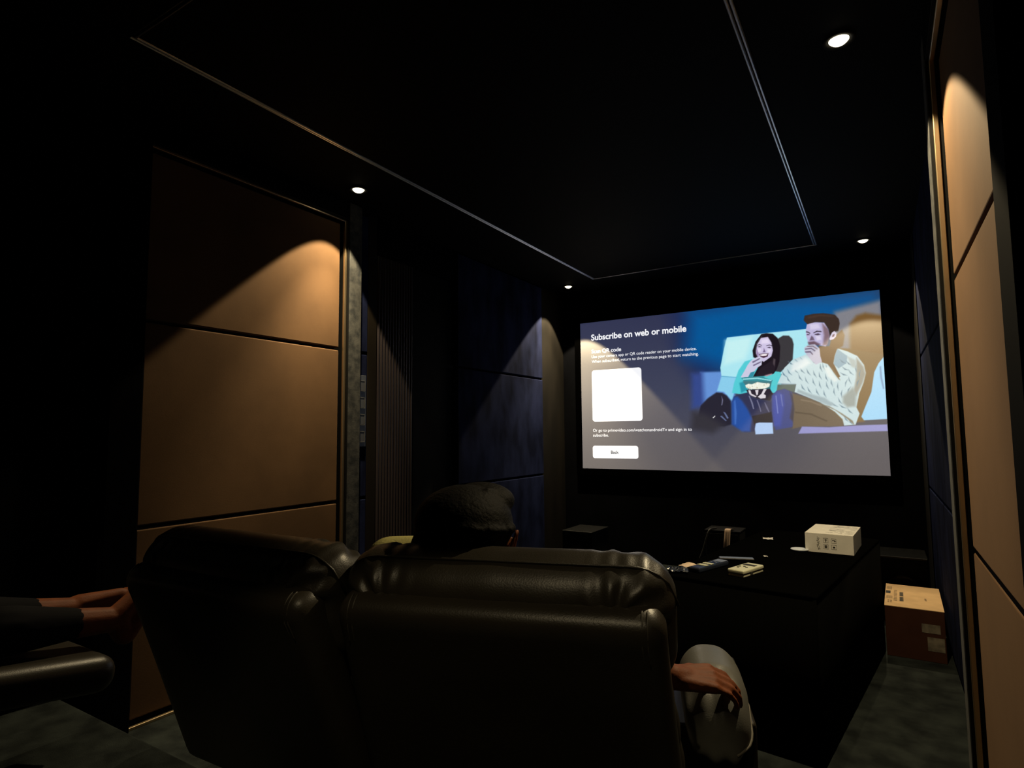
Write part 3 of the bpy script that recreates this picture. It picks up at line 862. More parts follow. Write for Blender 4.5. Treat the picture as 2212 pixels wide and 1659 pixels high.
def make_recliner(label, loc, rz, arms=('R',), zbase=0.0):
    global SIDE
    SIDE = 1 if 'R' in arms else -1
    t = thing('recliner', label, 'recliner', (loc[0], loc[1], zbase), math.radians(rz), 'leather recliners')
    bm = puff(0.585, 0.545, 0.085, 0.036, 44, shell_fn)
    for v in bm.verts:
        v.co = BACK @ (v.co + Vector((0, 0.2725, 0.042)))
    sh = obj('back_shell', bm, M['leather'], t, smooth=True)
    for s in (-1, 1):                                  # double stitched corner seam of the back shell
        bm = bmesh.new()
        for off in (0.0, 0.009):
            pts = []
            for i in range(13):
                a = i / 12 * PI / 2
                pts.append(BACK @ Vector((s * (0.262 - off), 0.545 - 0.036 * (1 - math.cos(a)) * 1.0 + 0.0005, 0.036 * (1 - math.sin(a)) + 0.002)))
            for i in range(4):
                pts.append(BACK @ Vector((s * (0.262 - off + 0.001 * i), 0.505 - 0.014 * i, -0.0002 + 0.0006 * i)))
            tube(bm, pts, 0.0016, 5)
        obj('stitching', bm, M['seam'], sh, smooth=True)
    bm = puff(0.57, 0.54, 0.12, 0.055, 44, cush_fn)
    for v in bm.verts:
        v.co = BACK @ (v.co + Vector((0, 0.262, 0.140)))
    obj('back_cushion', bm, M['leather'], t, smooth=True)
    bm = puff(0.620, 0.235, 0.150, 0.070, 110, head_fn)
    for v in bm.verts:
        v.co = BACK @ (v.co + Vector((0, 0.468, 0.118)))
    hr = obj('headrest', bm, M['leather'], t, smooth=True)
    bm = bmesh.new()                                   # piping along the crest of the headrest
    for w_ in (0.100,):
        pts = []
        for i in range(41):
            a = -1 + 2 * i / 40
            x = 0.312 * a
            e = max(0.0, abs(a) - 0.74) / 0.26
            pts.append(BACK @ Vector((x, 0.5852 - 0.072 * (1 - math.sqrt(max(0, 1 - e * e))) + 0.0, w_)))
        tube(bm, pts, 0.0030, 6)
    obj('piping', bm, M['leather'], hr, smooth=True)
    bm = puff(0.50, 0.62, 0.17, 0.06, 30, lambda p: Vector((p.x, p.y, p.z + (0.02 * math.cos(p.x * 5) * math.cos(p.y * 4) if p.z > 0 else 0))))
    for v in bm.verts:
        v.co += Vector((0, 0.06, 0.385))
    obj('seat', bm, M['leather'], t, smooth=True)
    bm = puff(0.50, 0.44, 0.10, 0.045, 26)
    for v in bm.verts:
        v.co = Matrix.Rotation(math.radians(-9), 4, 'X') @ v.co + Vector((0, 0.62, 0.35))
    obj('footrest', bm, M['leather'], t, smooth=True)
    obj('base', box(-0.25, 0.25, -0.02, 0.42, 0.0, 0.30, bevel=0.02), M['black'], t)
    for a in arms:
        s = 1 if a == 'R' else -1
        ab = obj('arm_base', box(min(s * 0.27, s * 0.455), max(s * 0.27, s * 0.455), 0.0, 0.40, 0.02, 0.52, bevel=0.025, seg=4), M['leather'], t, smooth=False)
        bm = puff(0.150, 0.42, 0.118, 0.058, 60, pad_fn)
        for v in bm.verts:
            v.co += Vector((s * 0.398, 0.125, 0.572))
        pd = obj('arm_pad', bm, M['armleather'], t, smooth=True)
        bm = bmesh.new()
        pts = []
        for i in range(33):
            y = -0.205 + 0.40 * i / 32
            z = -0.012
            x = 0.0755
            if y < -0.08:
                q = -0.08 - y
                z -= 1.2 * q * q + 0.25 * q
                x *= 1 - 0.8 * q
                if y < -0.152:
                    e = min(1.0, (-0.152 - y) / 0.058)
                    x = x - 0.058 * (1 - math.sqrt(1 - e * e))
            if y > 0.0:
                q = y
                z -= 1.7 * q * q
            pts.append((s * (0.398 + x), 0.125 + y, 0.572 + z + 0.0015 * math.sin(i * 1.9)))
        tube(bm, pts, 0.0035, 6)
        obj('piping', bm, M['stitch'], pd, smooth=True)
        op = obj('outer_panel', box(min(s * 0.455, s * 0.485), max(s * 0.455, s * 0.485), 0.0, 0.42, 0.02, 0.545, bevel=0.012, seg=4), M['leather'], t)
        bm = bmesh.new()
        bx(bm, s * 0.44 - 0.012, s * 0.44 + 0.012, -0.020, -0.004, 0.345, 0.415, bevel=0.004, seg=3)
        tube(bm, [(s * 0.44, -0.018, 0.40), (s * 0.44, -0.030, 0.390), (s * 0.436, -0.032, 0.365)], 0.006, 8)
        obj('recline_lever', bm, M['chrome'], t, smooth=False)
    return t


RC, RY = (-0.731, 1.325), 18.0
LC, LY = (-1.215, 1.215), 2.0
make_recliner('dark leather recliner with a person seated in it and a hand on its arm', RC, RY, ('R',))
lr = make_recliner('empty looking dark leather recliner in front of the tan left wall panel', LC, LY, ('L',))
make_recliner('dim recliner on the raised floor at left under two bare feet', (-2.10, 0.06), 0.0, ('L',), 0.22)

# ------------------------------------------------------------------ table with its things
TR = Matrix.Translation((-0.227, 2.455, 0)) @ Matrix.Rotation(math.radians(-7.5), 4, 'Z')
TW, TL, TZ = 0.600, 1.455, 0.600
tb = thing('low_table', 'long low table under black cloth between the recliners and the screen', 'table', TR @ Vector((-TW / 2, TL / 2, 0)), math.radians(-7.5))
bm = bmesh.new()
bx(bm, -TW / 2, TW / 2, -TL / 2, TL / 2, TZ - 0.012, TZ, bevel=0.006, seg=3)
obj('tabletop', bm, M['table'], tb)
bm = bmesh.new()                                        # cloth skirt with soft pleats
ring_t, ring_b = [], []
per = []
for i in range(40): per.append((-TW / 2 + TW * i / 40, -TL / 2, 0, -1))
for i in range(90): per.append((TW / 2, -TL / 2 + TL * i / 90, 1, 0))
for i in range(40): per.append((TW / 2 - TW * i / 40, TL / 2, 0, 1))
for i in range(90): per.append((-TW / 2, TL / 2 - TL * i / 90, -1, 0))
for i, (x, y, nx_, ny_) in enumerate(per):
    a = 0.0004 * math.sin(i * 0.9) - 0.001
    ring_t.append(bm.verts.new((x - nx_ * 0.003, y - ny_ * 0.003, TZ - 0.011)))
    ring_b.append(bm.verts.new((x + nx_ * a, y + ny_ * a, 0.004)))
n = len(per)
for i in range(n):
    bm.faces.new((ring_b[i], ring_b[(i + 1) % n], ring_t[(i + 1) % n], ring_t[i]))
bm.faces.new(ring_t); bm.faces.new(ring_b[::-1])
obj('cloth_skirt', bm, M['skirt'], tb, smooth=True)


def on_table(x, y, dz=0.0):
    return (x, y, TZ + dz)


# off-white box
wb = thing('white_box', 'off-white printed carton standing on the black table', 'box', on_table(-0.245, 3.337), math.radians(-4))
WBX, WBY, WBZ = 0.212, 0.325, 0.094
obj('carton', box(-WBX / 2, WBX / 2, 0, WBY, 0, WBZ, bevel=0.002), M['boxwhite'], wb)
bm = bmesh.new()


def flatq(bm, x0, x1, z0, z1, y):
    bm.faces.new([bm.verts.new(p) for p in ((x0, y, z0), (x1, y, z0), (x1, y, z1), (x0, y, z1))])


def ring(bm, x0, x1, z0, z1, t_, y):
    flatq(bm, x0, x1, z0, z0 + t_, y); flatq(bm, x0, x1, z1 - t_, z1, y); flatq(bm, x0, x0 + t_, z0 + t_, z1 - t_, y); flatq(bm, x1 - t_, x1, z0 + t_, z1 - t_, y)


yq = -0.0006
for i, (ix, iz) in enumerate(((-0.013, 0.062), (0.022, 0.062), (-0.013, 0.032), (0.022, 0.032))):
    ring(bm, ix - 0.011, ix + 0.011, iz - 0.011, iz + 0.011, 0.0010, yq)
    if i == 0:
        flatq(bm, ix - 0.0015, ix + 0.0015, iz - 0.007, iz + 0.006, yq); flatq(bm, ix - 0.005, ix + 0.005, iz + 0.001, iz + 0.004, yq)
    elif i == 1:
        flatq(bm, ix - 0.007, ix + 0.007, iz + 0.001, iz + 0.004, yq); flatq(bm, ix + 0.002, ix + 0.008, iz - 0.004, iz + 0.001, yq)
    elif i == 2:
        for q in range(3): flatq(bm, ix - 0.006, ix + 0.006, iz - 0.006 + q * 0.0045, iz - 0.003 + q * 0.0045, yq)
    else:
        flatq(bm, ix - 0.005, ix + 0.005, iz - 0.004, iz + 0.003, yq)
px_ = -0.046
for q in range(26):
    z = 0.016 + 0.058 * q / 25
    x = px_ + 0.0045 * math.sin(q * 1.7) + 0.002 * math.sin(q * 0.6)
    ww = 0.0016 + 0.003 * abs(math.sin(q * 0.8)) if q > 2 else 0.005
    flatq(bm, x - ww / 2, x + ww / 2, z, z + 0.0022, yq)
o = obj('printed_icons', bm, M['ink'], wb)
bm = bmesh.new()
rng = random.Random(5)
for q in range(34):
    x = -0.02 + rng.random() * 0.10; y = 0.03 + rng.random() * 0.26
    lw = 0.01 + rng.random() * 0.035
    bm.faces.new([bm.verts.new(p) for p in ((x, y, WBZ + 0.0006), (min(0.1, x + lw), y, WBZ + 0.0006), (min(0.1, x + lw), y + 0.006, WBZ + 0.0006), (x, y + 0.006, WBZ + 0.0006))])
obj('printed_lines', bm, M['inkgrey'], wb)

# round white disc
dc = thing('round_disc', 'round white disc with dark rim leaning flat beside the off-white carton', 'disc', on_table(-0.377, 3.338))
bm = bmesh.new(); lathe(bm, [(0, 0), (0.036, 0), (0.039, 0.003), (0.039, 0.007), (0.0, 0.007)], 40)
obj('rim', bm, M['navyplastic'], dc, smooth=False)
bm = bmesh.new(); lathe(bm, [(0.0, 0.007), (0.039, 0.007), (0.041, 0.009), (0.040, 0.0115), (0.0, 0.012)], 40)
obj('cover', bm, M['white'], dc, smooth=False)

# cream air-conditioner remote
ac = thing('air_conditioner_remote', 'cream air conditioner remote with small dark display on the black table', 'remote', on_table(-0.515, 2.705), math.radians(-18))
bm = bmesh.new()
bx(bm, -0.035, 0.035, -0.082, 0.082, 0.0, 0.012, bevel=0.004, seg=3)
obj('back_case', bm, M['cream'], ac)
bm = bmesh.new()
bx(bm, -0.037, 0.037, -0.085, 0.085, 0.0125, 0.030, bevel=0.006, seg=3)
obj('front_case', bm, M['cream'], ac)
obj('display', box(-0.026, 0.026, 0.022, 0.050, 0.0298, 0.0308), M['ink'], ac)
for (x, y) in ((-0.020, -0.012), (-0.004, -0.004), (0.012, -0.016), (-0.016, -0.034)):
    bm = bmesh.new(); lathe(bm, [(0, 0.0296), (0.0058, 0.0296), (0.005, 0.0318), (0, 0.032)], 14, Matrix.Translation((x, y, 0)))
    obj('button', bm, M['ink'], ac, smooth=False)
obj('clip_slot', box(0.036, 0.0376, -0.03, -0.012, 0.004, 0.016), M['ink'], ac)

# dark remote with pale keys
dr = thing('remote_control', 'chunky dark remote control with pale key rows at the table edge', 'remote', on_table(-0.672, 2.730), math.radians(-19))
bm = bmesh.new(); bx(bm, -0.027, 0.027, -0.115, 0.115, 0.0, 0.022, bevel=0.007, seg=3)
obj('case', bm, M['navyplastic'], dr)
obj('top_plate', box(-0.023, 0.023, 0.060, 0.108, 0.0215, 0.0235, bevel=0.0008), M['bluegrey'], dr)
obj('key_pad', box(-0.023, 0.023, 0.024, 0.052, 0.0215, 0.0232, bevel=0.0008), M['navyplastic'], dr)
for (x, y) in ((-0.012, 0.033), (0.002, 0.041), (0.013, 0.032)):
    bm = bmesh.new(); lathe(bm, [(0, 0.023), (0.004, 0.023), (0.0036, 0.0252), (0, 0.0254)], 12, Matrix.Translation((x, y, 0)))
    obj('button', bm, M['bluegrey'], dr)
for y in (-0.008, -0.048):
    obj('key_row', box(-0.022, 0.022, y - 0.012, y + 0.012, 0.0215, 0.0245, bevel=0.002), M['cream'], dr)

# slim dark remote lying behind
sr = thing('slim_remote', 'slim dark remote lying behind the cream and chunky remotes', 'remote', on_table(-0.605, 2.965), math.radians(-72))
bm = bmesh.new(); bx(bm, -0.019, 0.019, -0.078, 0.078, 0.0, 0.011, bevel=0.004, seg=3)
obj('case', bm, M['blackplastic'], sr)
obj('face_plate', box(-0.017, 0.017, -0.074, 0.074, 0.0107, 0.0117, bevel=0.0005), M['bluegrey'], sr)

# crumpled wrapper, papers, scrap


def crumple(name, sx_, sy_, h, seed, mat_, label, cat, loc, rz, n_=14, amp=1.0):
    bm = bmesh.new()
    g = []
    for i in range(n_ + 1):
        row = []
        for j in range(n_ + 1):
            x = (i / n_ - .5) * sx_; y = (j / n_ - .5) * sy_
            z = h * (0.5 + 0.5 * noise.noise(Vector((x / sx_ * 3.3 * amp, y / sy_ * 3.3 * amp, seed)))) + 0.25 * h * abs(noise.noise(Vector((x / sx_ * 9, y / sy_ * 9, seed + 3))))
            row.append(bm.verts.new((x + 0.1 * sx_ * noise.noise(Vector((i * .4, j * .4, seed))), y + 0.1 * sy_ * noise.noise(Vector((i * .4, j * .4, seed + 9))), max(0.0008, z))))
        g.append(row)
    for i in range(n_):
        for j in range(n_):
            bm.faces.new((g[i][j], g[i + 1][j], g[i + 1][j + 1], g[i][j + 1]))
    r = bmesh.ops.extrude_face_region(bm, geom=list(bm.faces))
    for v in [e for e in r['geom'] if isinstance(e, bmesh.types.BMVert)]:
        v.co.z += 0.0008
    o = obj(name, bm, mat_)
    o.location = loc; o.rotation_euler = (0, 0, rz)
    return tag(o, label, cat)


crumple('wrapper', 0.085, 0.075, 0.022, 3.0, M['navyplastic'], 'crumpled dark blue wrapper at the table corner behind the recliner', 'wrapper', on_table(-0.775, 2.600), 0.3, amp=2)
crumple('paper_slip', 0.050, 0.080, 0.010, 7.0, M['pinkpaper'], 'pale peach paper slip lying by the crumpled blue wrapper', 'paper', on_table(-0.765, 2.735), -0.35, 8, 0.5)
crumple('paper_scrap', 0.050, 0.060, 0.012, 11.0, M['paper'], 'small folded white paper scrap at the far end of the black table', 'paper', on_table(-0.562, 3.600), 0.25, 8, 0.8)
crumple('foil_scrap', 0.016, 0.024, 0.007, 15.0, M['paper'], 'tiny pale scrap alone in the middle of the black table', 'scrap', on_table(-0.498, 3.100), 0.4, 6, 1.0)

# ------------------------------------------------------------------ cardboard box on the floor
KX, KY, KZ = 0.262, 0.530, 0.262
kb = thing('cardboard_box', 'brown cardboard box with printed lid on the carpet against the right wall', 'box', (0.099, 3.852, 0), math.radians(-1.2))
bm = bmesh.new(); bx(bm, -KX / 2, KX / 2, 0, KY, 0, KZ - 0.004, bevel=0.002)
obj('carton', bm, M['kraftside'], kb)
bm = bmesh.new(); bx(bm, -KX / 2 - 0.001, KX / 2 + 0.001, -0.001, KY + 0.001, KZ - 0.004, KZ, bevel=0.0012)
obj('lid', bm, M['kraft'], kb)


def topq(bm, x0, x1, y0, y1, z):
    bm.faces.new([bm.verts.new(p) for p in ((x0, y0, z), (x1, y0, z), (x1, y1, z), (x0, y1, z))])


bm = bmesh.new()
zt_ = KZ + 0.0005
for y0 in (0.12, 0.235):
    for q in range(3):
        topq(bm, -0.062 + q * 0.0062, -0.062 + q * 0.0062 + 0.0055, y0, y0 + 0.10, zt_)
for q in range(9):
    topq(bm, 0.055 + 0.003 * math.sin(q * 2), 0.061 + 0.003 * math.cos(q * 3), 0.19 + q * 0.006, 0.194 + q * 0.006, zt_)
topq(bm, -0.129, -0.106, 0.28, 0.345, zt_)
obj('print_block', bm, M['ink'], kb)
bm = bmesh.new()
for q in range(10):
    topq(bm, -0.125 + q * 0.0026, -0.1235 + q * 0.0026, 0.38, 0.46, zt_)
    topq(bm, -0.125 + q * 0.0030, -0.1232 + q * 0.0030, 0.16, 0.225, zt_)
for q in range(8):
    topq(bm, -0.090, -0.074, 0.12 + q * 0.034, 0.135 + q * 0.034, zt_)
for q in range(4):
    topq(bm, -0.118 + 0.012 * (q % 2), -0.110 + 0.012 * (q % 2), 0.07 + 0.032 * (q // 2), 0.09 + 0.032 * (q // 2), zt_)
obj('faded_print', bm, M['inkbrown'], kb)
for (x0, x1, z0, z1) in ((0.030, 0.110, 0.145, 0.190), (0.052, 0.125, 0.055, 0.125)):
    bm = bmesh.new(); flatq(bm, x0, x1, z0, z1, -0.0012)
    obj('paper_label', bm, M['tape'], kb)

# ------------------------------------------------------------------ loudspeakers and cables at the front wall


def subwoofer(label, loc, sx_, sy_, sz_, rz=0.0):
    t = thing('subwoofer', label, 'loudspeaker', loc, rz, 'subwoofers below the screen')
    obj('cabinet', box(-sx_ / 2, sx_ / 2, -sy_ / 2, sy_ / 2, 0.02, sz_ - 0.008, bevel=0.008), M['black'], t)
    obj('top_board', box(-sx_ / 2, sx_ / 2, -sy_ / 2, sy_ / 2, sz_ - 0.008, sz_, bevel=0.003), M['subtop'], t)
    obj('edge_strip', box(-sx_ / 2 + 0.004, sx_ / 2 - 0.004, -sy_ / 2 - 0.002, -sy_ / 2 + 0.004, sz_ - 0.010, sz_ + 0.0008, bevel=0.001), M['edge'], t)
    bm = bmesh.new()
    lathe(bm, [(0.0, 0.01), (0.03, 0.012), (0.075, 0.0), (0.088, 0.006), (0.094, 0.0)], 32, Matrix.Translation((0, -sy_ / 2, sz_ * 0.5)) @ Matrix.Rotation(PI / 2, 4, 'X'))
    obj('driver', bm, M['blackplastic'], t, smooth=True)
    for a in (-1, 1):
        for b_ in (-1, 1):
            obj('foot', box(a * sx_ * .38 - .015, a * sx_ * .38 + .015, b_ * sy_ * .38 - .015, b_ * sy_ * .38 + .015, 0, 0.02), M['black'], t)
    return t


subwoofer('black subwoofer box standing below the left part of the screen', (-2.145, 4.640, 0), 0.265, 0.35, 0.400)
subwoofer('black subwoofer box standing below the right corner of the screen', (0.070, 4.680, 0), 0.270, 0.34, 0.405)
cc = thing('media_cabinet', 'small black media cabinet with cables hanging over its top edge', 'cabinet', (-1.10, 5.02, 0))
obj('body', box(-0.13, 0.13, -0.11, 0.11, 0, 0.412, bevel=0.004), M['black'], cc)
obj('top_board', box(-0.135, 0.135, -0.115, 0.115, 0.412, 0.424, bevel=0.002), M['blackplastic'], cc)
obj('door', box(-0.122, 0.122, -0.118, -0.11, 0.03, 0.40, bevel=0.002), M['blackplastic'], cc)

bm = bmesh.new()
rows_ = []
for i in range(22):
    t_ = i / 21
    if t_ < 0.25:
        y = 4.99 - 0.10 * (t_ / 0.25); z = 0.429 + 0.012 * math.sin(t_ / 0.25 * PI / 2)
    else:
        q = (t_ - 0.25) / 0.75
        y = 4.89 - 0.030 * math.sin(q * PI / 2) ; z = 0.441 - 0.30 * q ** 1.15
    x = -1.048 - 0.020 * t_
    rows_.append([bm.verts.new((x + a * 0.022, y + 0.002 * math.sin(a * 9), z)) for a in (-1, -.5, 0, .5, 1)])
for A, B in zip(rows_, rows_[1:]):
    for k2 in range(4):
        bm.faces.new((A[k2], A[k2 + 1], B[k2 + 1], B[k2]))
r = bmesh.ops.extrude_face_region(bm, geom=list(bm.faces))
for v in [e for e in r['geom'] if isinstance(e, bmesh.types.BMVert)]:
    v.co.y -= 0.002
tag(obj('ribbon_cable', bm, M['ribbon'], smooth=True), 'cream flat cable draped over the small black media cabinet', 'cable')


def cable(pts, r, label, mat_=None):
    P = [Vector(p) for p in pts]
    out = []
    for i in range(len(P) - 1):
        p0, p1, p2, p3 = P[max(0, i - 1)], P[i], P[i + 1], P[min(len(P) - 1, i + 2)]
        for k3 in range(8):
            u = k3 / 8
            out.append(0.5 * ((2 * p1) + (-p0 + p2) * u + (2 * p0 - 5 * p1 + 4 * p2 - p3) * u * u + (-p0 + 3 * p1 - 3 * p2 + p3) * u ** 3))
    out.append(P[-1])
    bm = bmesh.new(); tube(bm, out, r, 8)
    return tag(obj('power_cable', bm, mat_ or M['cable'], smooth=True), label, 'cable')


cable([(-1.16, 4.98, 0.428), (-1.19, 4.89, 0.428), (-1.215, 4.87, 0.36), (-1.25, 4.87, 0.25), (-1.31, 4.86, 0.12), (-1.40, 4.80, 0.010), (-1.55, 4.70, 0.008)], 0.006, 'thin black cable hanging from the media cabinet to the floor')

# ------------------------------------------------------------------ people


def vec(*a):
    return Vector(a)


def hand(bm, wrist, kn, palm_n, length=0.088, curl=0.25, side=1, spread=0.02, fl=1.0):
    """palm + five bent fingers; wrist -> kn is the palm axis, palm_n points out of the back of the hand"""
    ax = (kn - wrist).normalized()
    nrm = (palm_n - ax * palm_n.dot(ax)).normalized()
    lat = ax.cross(nrm) * side                       # towards the thumb side
    tips = []
    for i in range(4):
        k = (1.5 - i)
        root = wrist + ax * 0.012 + lat * k * 0.011
        mc = wrist + ax * (length - 0.004 * abs(k - 0.3)) + lat * k * 0.0205
        capsule(bm, root, 0.0155, mc, 0.0120)
        L = (0.042, 0.046, 0.043, 0.034)[i] * fl
        d = (ax + lat * k * spread * 1.2)
        a = curl
        p = mc
        r0 = 0.0092 if i < 3 else 0.0080
        for s, l in enumerate((L, L * 0.66, L * 0.52)):
            dd = (d.normalized() * math.cos(a) - nrm * math.sin(a)).normalized()
            q = p + dd * l
            capsule(bm, p, r0 - 0.0006 * s, q, r0 - 0.0006 * (s + 1))
            p = q
            a += curl * (1.2 - 0.2 * i * 0.3)
        tips.append((p, dd, r0))
    # palm pad
    capsule(bm, wrist + lat * 0.014 - nrm * 0.006, 0.016, wrist + ax * length * 0.7 + lat * 0.022 - nrm * 0.006, 0.013)
    capsule(bm, wrist - lat * 0.012 - nrm * 0.006, 0.015, wrist + ax * length * 0.7 - lat * 0.022 - nrm * 0.006, 0.012)
    # thumb
    t0 = wrist + ax * 0.022 + lat * 0.026 - nrm * 0.006
    t1 = t0 + (ax * 0.75 + lat * 0.65 - nrm * 0.25).normalized() * 0.038
    t2 = t1 + (ax * 0.95 + lat * 0.25 - nrm * 0.30).normalized() * 0.030
    t3 = t2 + (ax * 1.0 - nrm * 0.35).normalized() * 0.022
    capsule(bm, t0, 0.0135, t1, 0.0112); capsule(bm, t1, 0.0112, t2, 0.0098); capsule(bm, t2, 0.0098, t3, 0.0086)
    return tips


def foot(bm, ankle, fwd, upv, side=1, L=0.235):
    """heel, arch, ball and five toes; fwd = heel to toes, upv = out of the instep"""
    fwd = fwd.normalized(); upv = (upv - fwd * upv.dot(fwd)).normalized()
    lat = fwd.cross(upv) * side
    heel = ankle - upv * 0.050 - fwd * 0.035
    ball = ankle - upv * 0.056 + fwd * (L - 0.105)
    capsule(bm, ankle, 0.037, heel + upv * 0.006, 0.031)
    capsule(bm, ankle + fwd * 0.015, 0.036, ball + upv * 0.010 + lat * 0.018, 0.022)
    capsule(bm, heel, 0.030, ball - lat * 0.022, 0.019)
    capsule(bm, heel, 0.029, ball + lat * 0.020, 0.020)
    capsule(bm, ball - lat * 0.024, 0.019, ball + lat * 0.024, 0.021)
    for i in range(5):
        k = 2 - i
        b0 = ball + lat * k * 0.0155 + fwd * (0.006 - 0.004 * abs(k - 1))
        l = (0.046, 0.040, 0.035, 0.030, 0.024)[i]
        r = (0.0135, 0.0095, 0.0090, 0.0086, 0.0082)[i]
        m1 = b0 + fwd * l * 0.6 + upv * 0.004
        capsule(bm, b0, r * 1.1, m1, r)
        capsule(bm, m1, r, m1 + fwd * l * 0.55 - upv * 0.003, r * 0.95)


def head(bm, H, R):
    """skull, face, ears, neck stub; R = rotation of the head (x right, y forward, z up)"""
    def P(x, y, z): return H + R @ Vector((x, y, z))
    ellipsoid(bm, P(0, -0.008, 0.025), (0.077, 0.096, 0.088), R)
    ellipsoid(bm, P(0, 0.022, -0.030), (0.062, 0.070, 0.082), R)
    capsule(bm, P(0, 0.052, -0.092), 0.028, P(0, 0.040, -0.060), 0.045)       # chin
    capsule(bm, P(0, 0.094, 0.008), 0.009, P(0, 0.112, -0.028), 0.012)        # nose
    for s in (-1, 1):
        capsule(bm, P(s * 0.008, 0.100, -0.032), 0.010, P(s * 0.010, 0.098, -0.032), 0.010)
        capsule(bm, P(s * 0.012, 0.088, 0.022), 0.010, P(s * 0.048, 0.074, 0.022), 0.010)   # brow
        capsule(bm, P(s * 0.045, 0.062, -0.020), 0.018, P(s * 0.056, 0.030, -0.012), 0.016)  # cheek
        # ear: helix ring and lobe
        pts = [P(s * (0.079 + 0.014 * math.sin(a) * 0.5 + 0.014), -0.016 - 0.014 * math.cos(a), 0.012 + 0.031 * math.sin(a)) for a in np.linspace(-1.6, 3.6, 11)]
        for a, b_ in zip(pts, pts[1:]):
            capsule(bm, a, 0.0055, b_, 0.0055, 1)
        ellipsoid(bm, P(s * 0.079, -0.010, 0.010), (0.008, 0.014, 0.026), R, 2)
        ellipsoid(bm, P(s * 0.084, -0.004, -0.018), (0.006, 0.008, 0.010), R, 2)
    capsule(bm, P(-0.018, 0.090, -0.060), 0.009, P(0.018, 0.090, -0.060), 0.009)   # lips
    capsule(bm, P(-0.016, 0.087, -0.070), 0.009, P(0.016, 0.087, -0.070), 0.009)


def person(name, label, loc, rz, J, R, hand_spec, feet, zb=0.0, voxel=0.0046, hair_big=True):
    t = thing(name, label, 'person', (loc[0], loc[1], zb), math.radians(rz))
    bm = bmesh.new()
    head(bm, J['head'], R)
    hd = R @ Vector((0, 0, 1))
    capsule(bm, J['head'] - hd * 0.05, 0.054, J['neck'], 0.058)
    capsule(bm, J['neck'], 0.060, J['chest'], 0.085)
    for s in ('l', 'r'):
        capsule(bm, J['neck'], 0.05, J['sh_' + s], 0.052)
        capsule(bm, J['sh_' + s], 0.056, J['chest'], 0.10)
        capsule(bm, J['sh_' + s], 0.054, J['el_' + s], 0.042)
        capsule(bm, J['el_' + s], 0.043, J['wr_' + s], 0.027)
        capsule(bm, J['chest'], 0.11, J['hip_' + s], 0.10)
        capsule(bm, J['hip_' + s], 0.092, J['kn_' + s], 0.058)
        capsule(bm, J['kn_' + s], 0.058, J['kn_' + s].lerp(J['an_' + s], 0.35), 0.056)
        capsule(bm, J['kn_' + s].lerp(J['an_' + s], 0.35), 0.056, J['an_' + s], 0.036)
        foot(bm, J['an_' + s], feet[s][0], feet[s][1], -1 if s == 'r' else 1)
    for s, (kn, nrm, curl, sd, fl) in hand_spec.items():
        capsule(bm, J['wr_' + s], 0.025, J['wr_' + s] + (kn - J['wr_' + s]) * 0.3, 0.020)
        hand(bm, J['wr_' + s], kn, nrm, curl=curl, side=sd, fl=fl)
    fuse('body', bm, M['skin'], t, voxel, 5)
    # hair
    bm = bmesh.new()
    H = J['head']
    def P(x, y, z): return H + R @ Vector((x, y, z))
    ellipsoid(bm, P(-0.012, -0.022, 0.048), (0.104, 0.102, 0.080), R)
    ellipsoid(bm, P(-0.024, -0.052, -0.012), (0.092, 0.066, 0.092), R)
    ellipsoid(bm, P(0.012, 0.030, 0.090), (0.070, 0.062, 0.036), R)
    for i in range(46):
        a = i * 2.39996
        zz = 0.1 + 0.85 * ((i * 0.618) % 1)
        q = Vector((math.cos(a) * math.sqrt(1 - zz * zz) * 0.092, math.sin(a) * math.sqrt(1 - zz * zz) * 0.095 - 0.022, 0.040 + zz * 0.082))
        capsule(bm, P(*(q * 0.9)), 0.013, P(*(q * 1.04)), 0.008, 1)
    fuse('hair', bm, M['hair'], t, 0.006, 3)
    for s in (-1, 1):
        bm = bmesh.new(); ellipsoid(bm, P(s * 0.031, 0.082, 0.004), (0.0125, 0.0125, 0.0115), R, 3)
        e = obj('eye', bm, M['eye'], t, smooth=True)
        bm = bmesh.new(); ellipsoid(bm, P(s * 0.031, 0.0915, 0.004), (0.006, 0.004, 0.006), R, 2)
        obj('pupil', bm, M['pupil'], e, smooth=True)
    # clothes: a little larger than the body, ending at cuffs, neckline and hems
    bm = bmesh.new()
    capsule(bm, J['neck'].lerp(J['chest'], 0.25), 0.066, J['chest'], 0.097)
    for s in ('l', 'r'):
        capsule(bm, J['neck'].lerp(J['sh_' + s], 0.35) - hd * 0.012, 0.054, J['sh_' + s], 0.062)
        capsule(bm, J['sh_' + s], 0.066, J['chest'], 0.112)
        capsule(bm, J['sh_' + s], 0.064, J['el_' + s], 0.054)
        capsule(bm, J['chest'], 0.122, J['hip_' + s] + hd * 0.03, 0.112)
    fuse('shirt', bm, M['shirt'], t, 0.007, 6)
    bm = bmesh.new()
    hem = feet.get('hem', 0.80)
    for s in ('l', 'r'):
        capsule(bm, J['hip_l'].lerp(J['hip_r'], 0.5), 0.108, J['hip_' + s], 0.106)
        capsule(bm, J['hip_' + s], 0.104, J['kn_' + s], 0.072)
        capsule(bm, J['kn_' + s], 0.072, J['kn_' + s].lerp(J['an_' + s], 0.45), 0.066)
        capsule(bm, J['kn_' + s].lerp(J['an_' + s], 0.45), 0.066, J['kn_' + s].lerp(J['an_' + s], hem), 0.046)
    fuse('trousers', bm, M['trousers'], t, 0.007, 6)
    return t


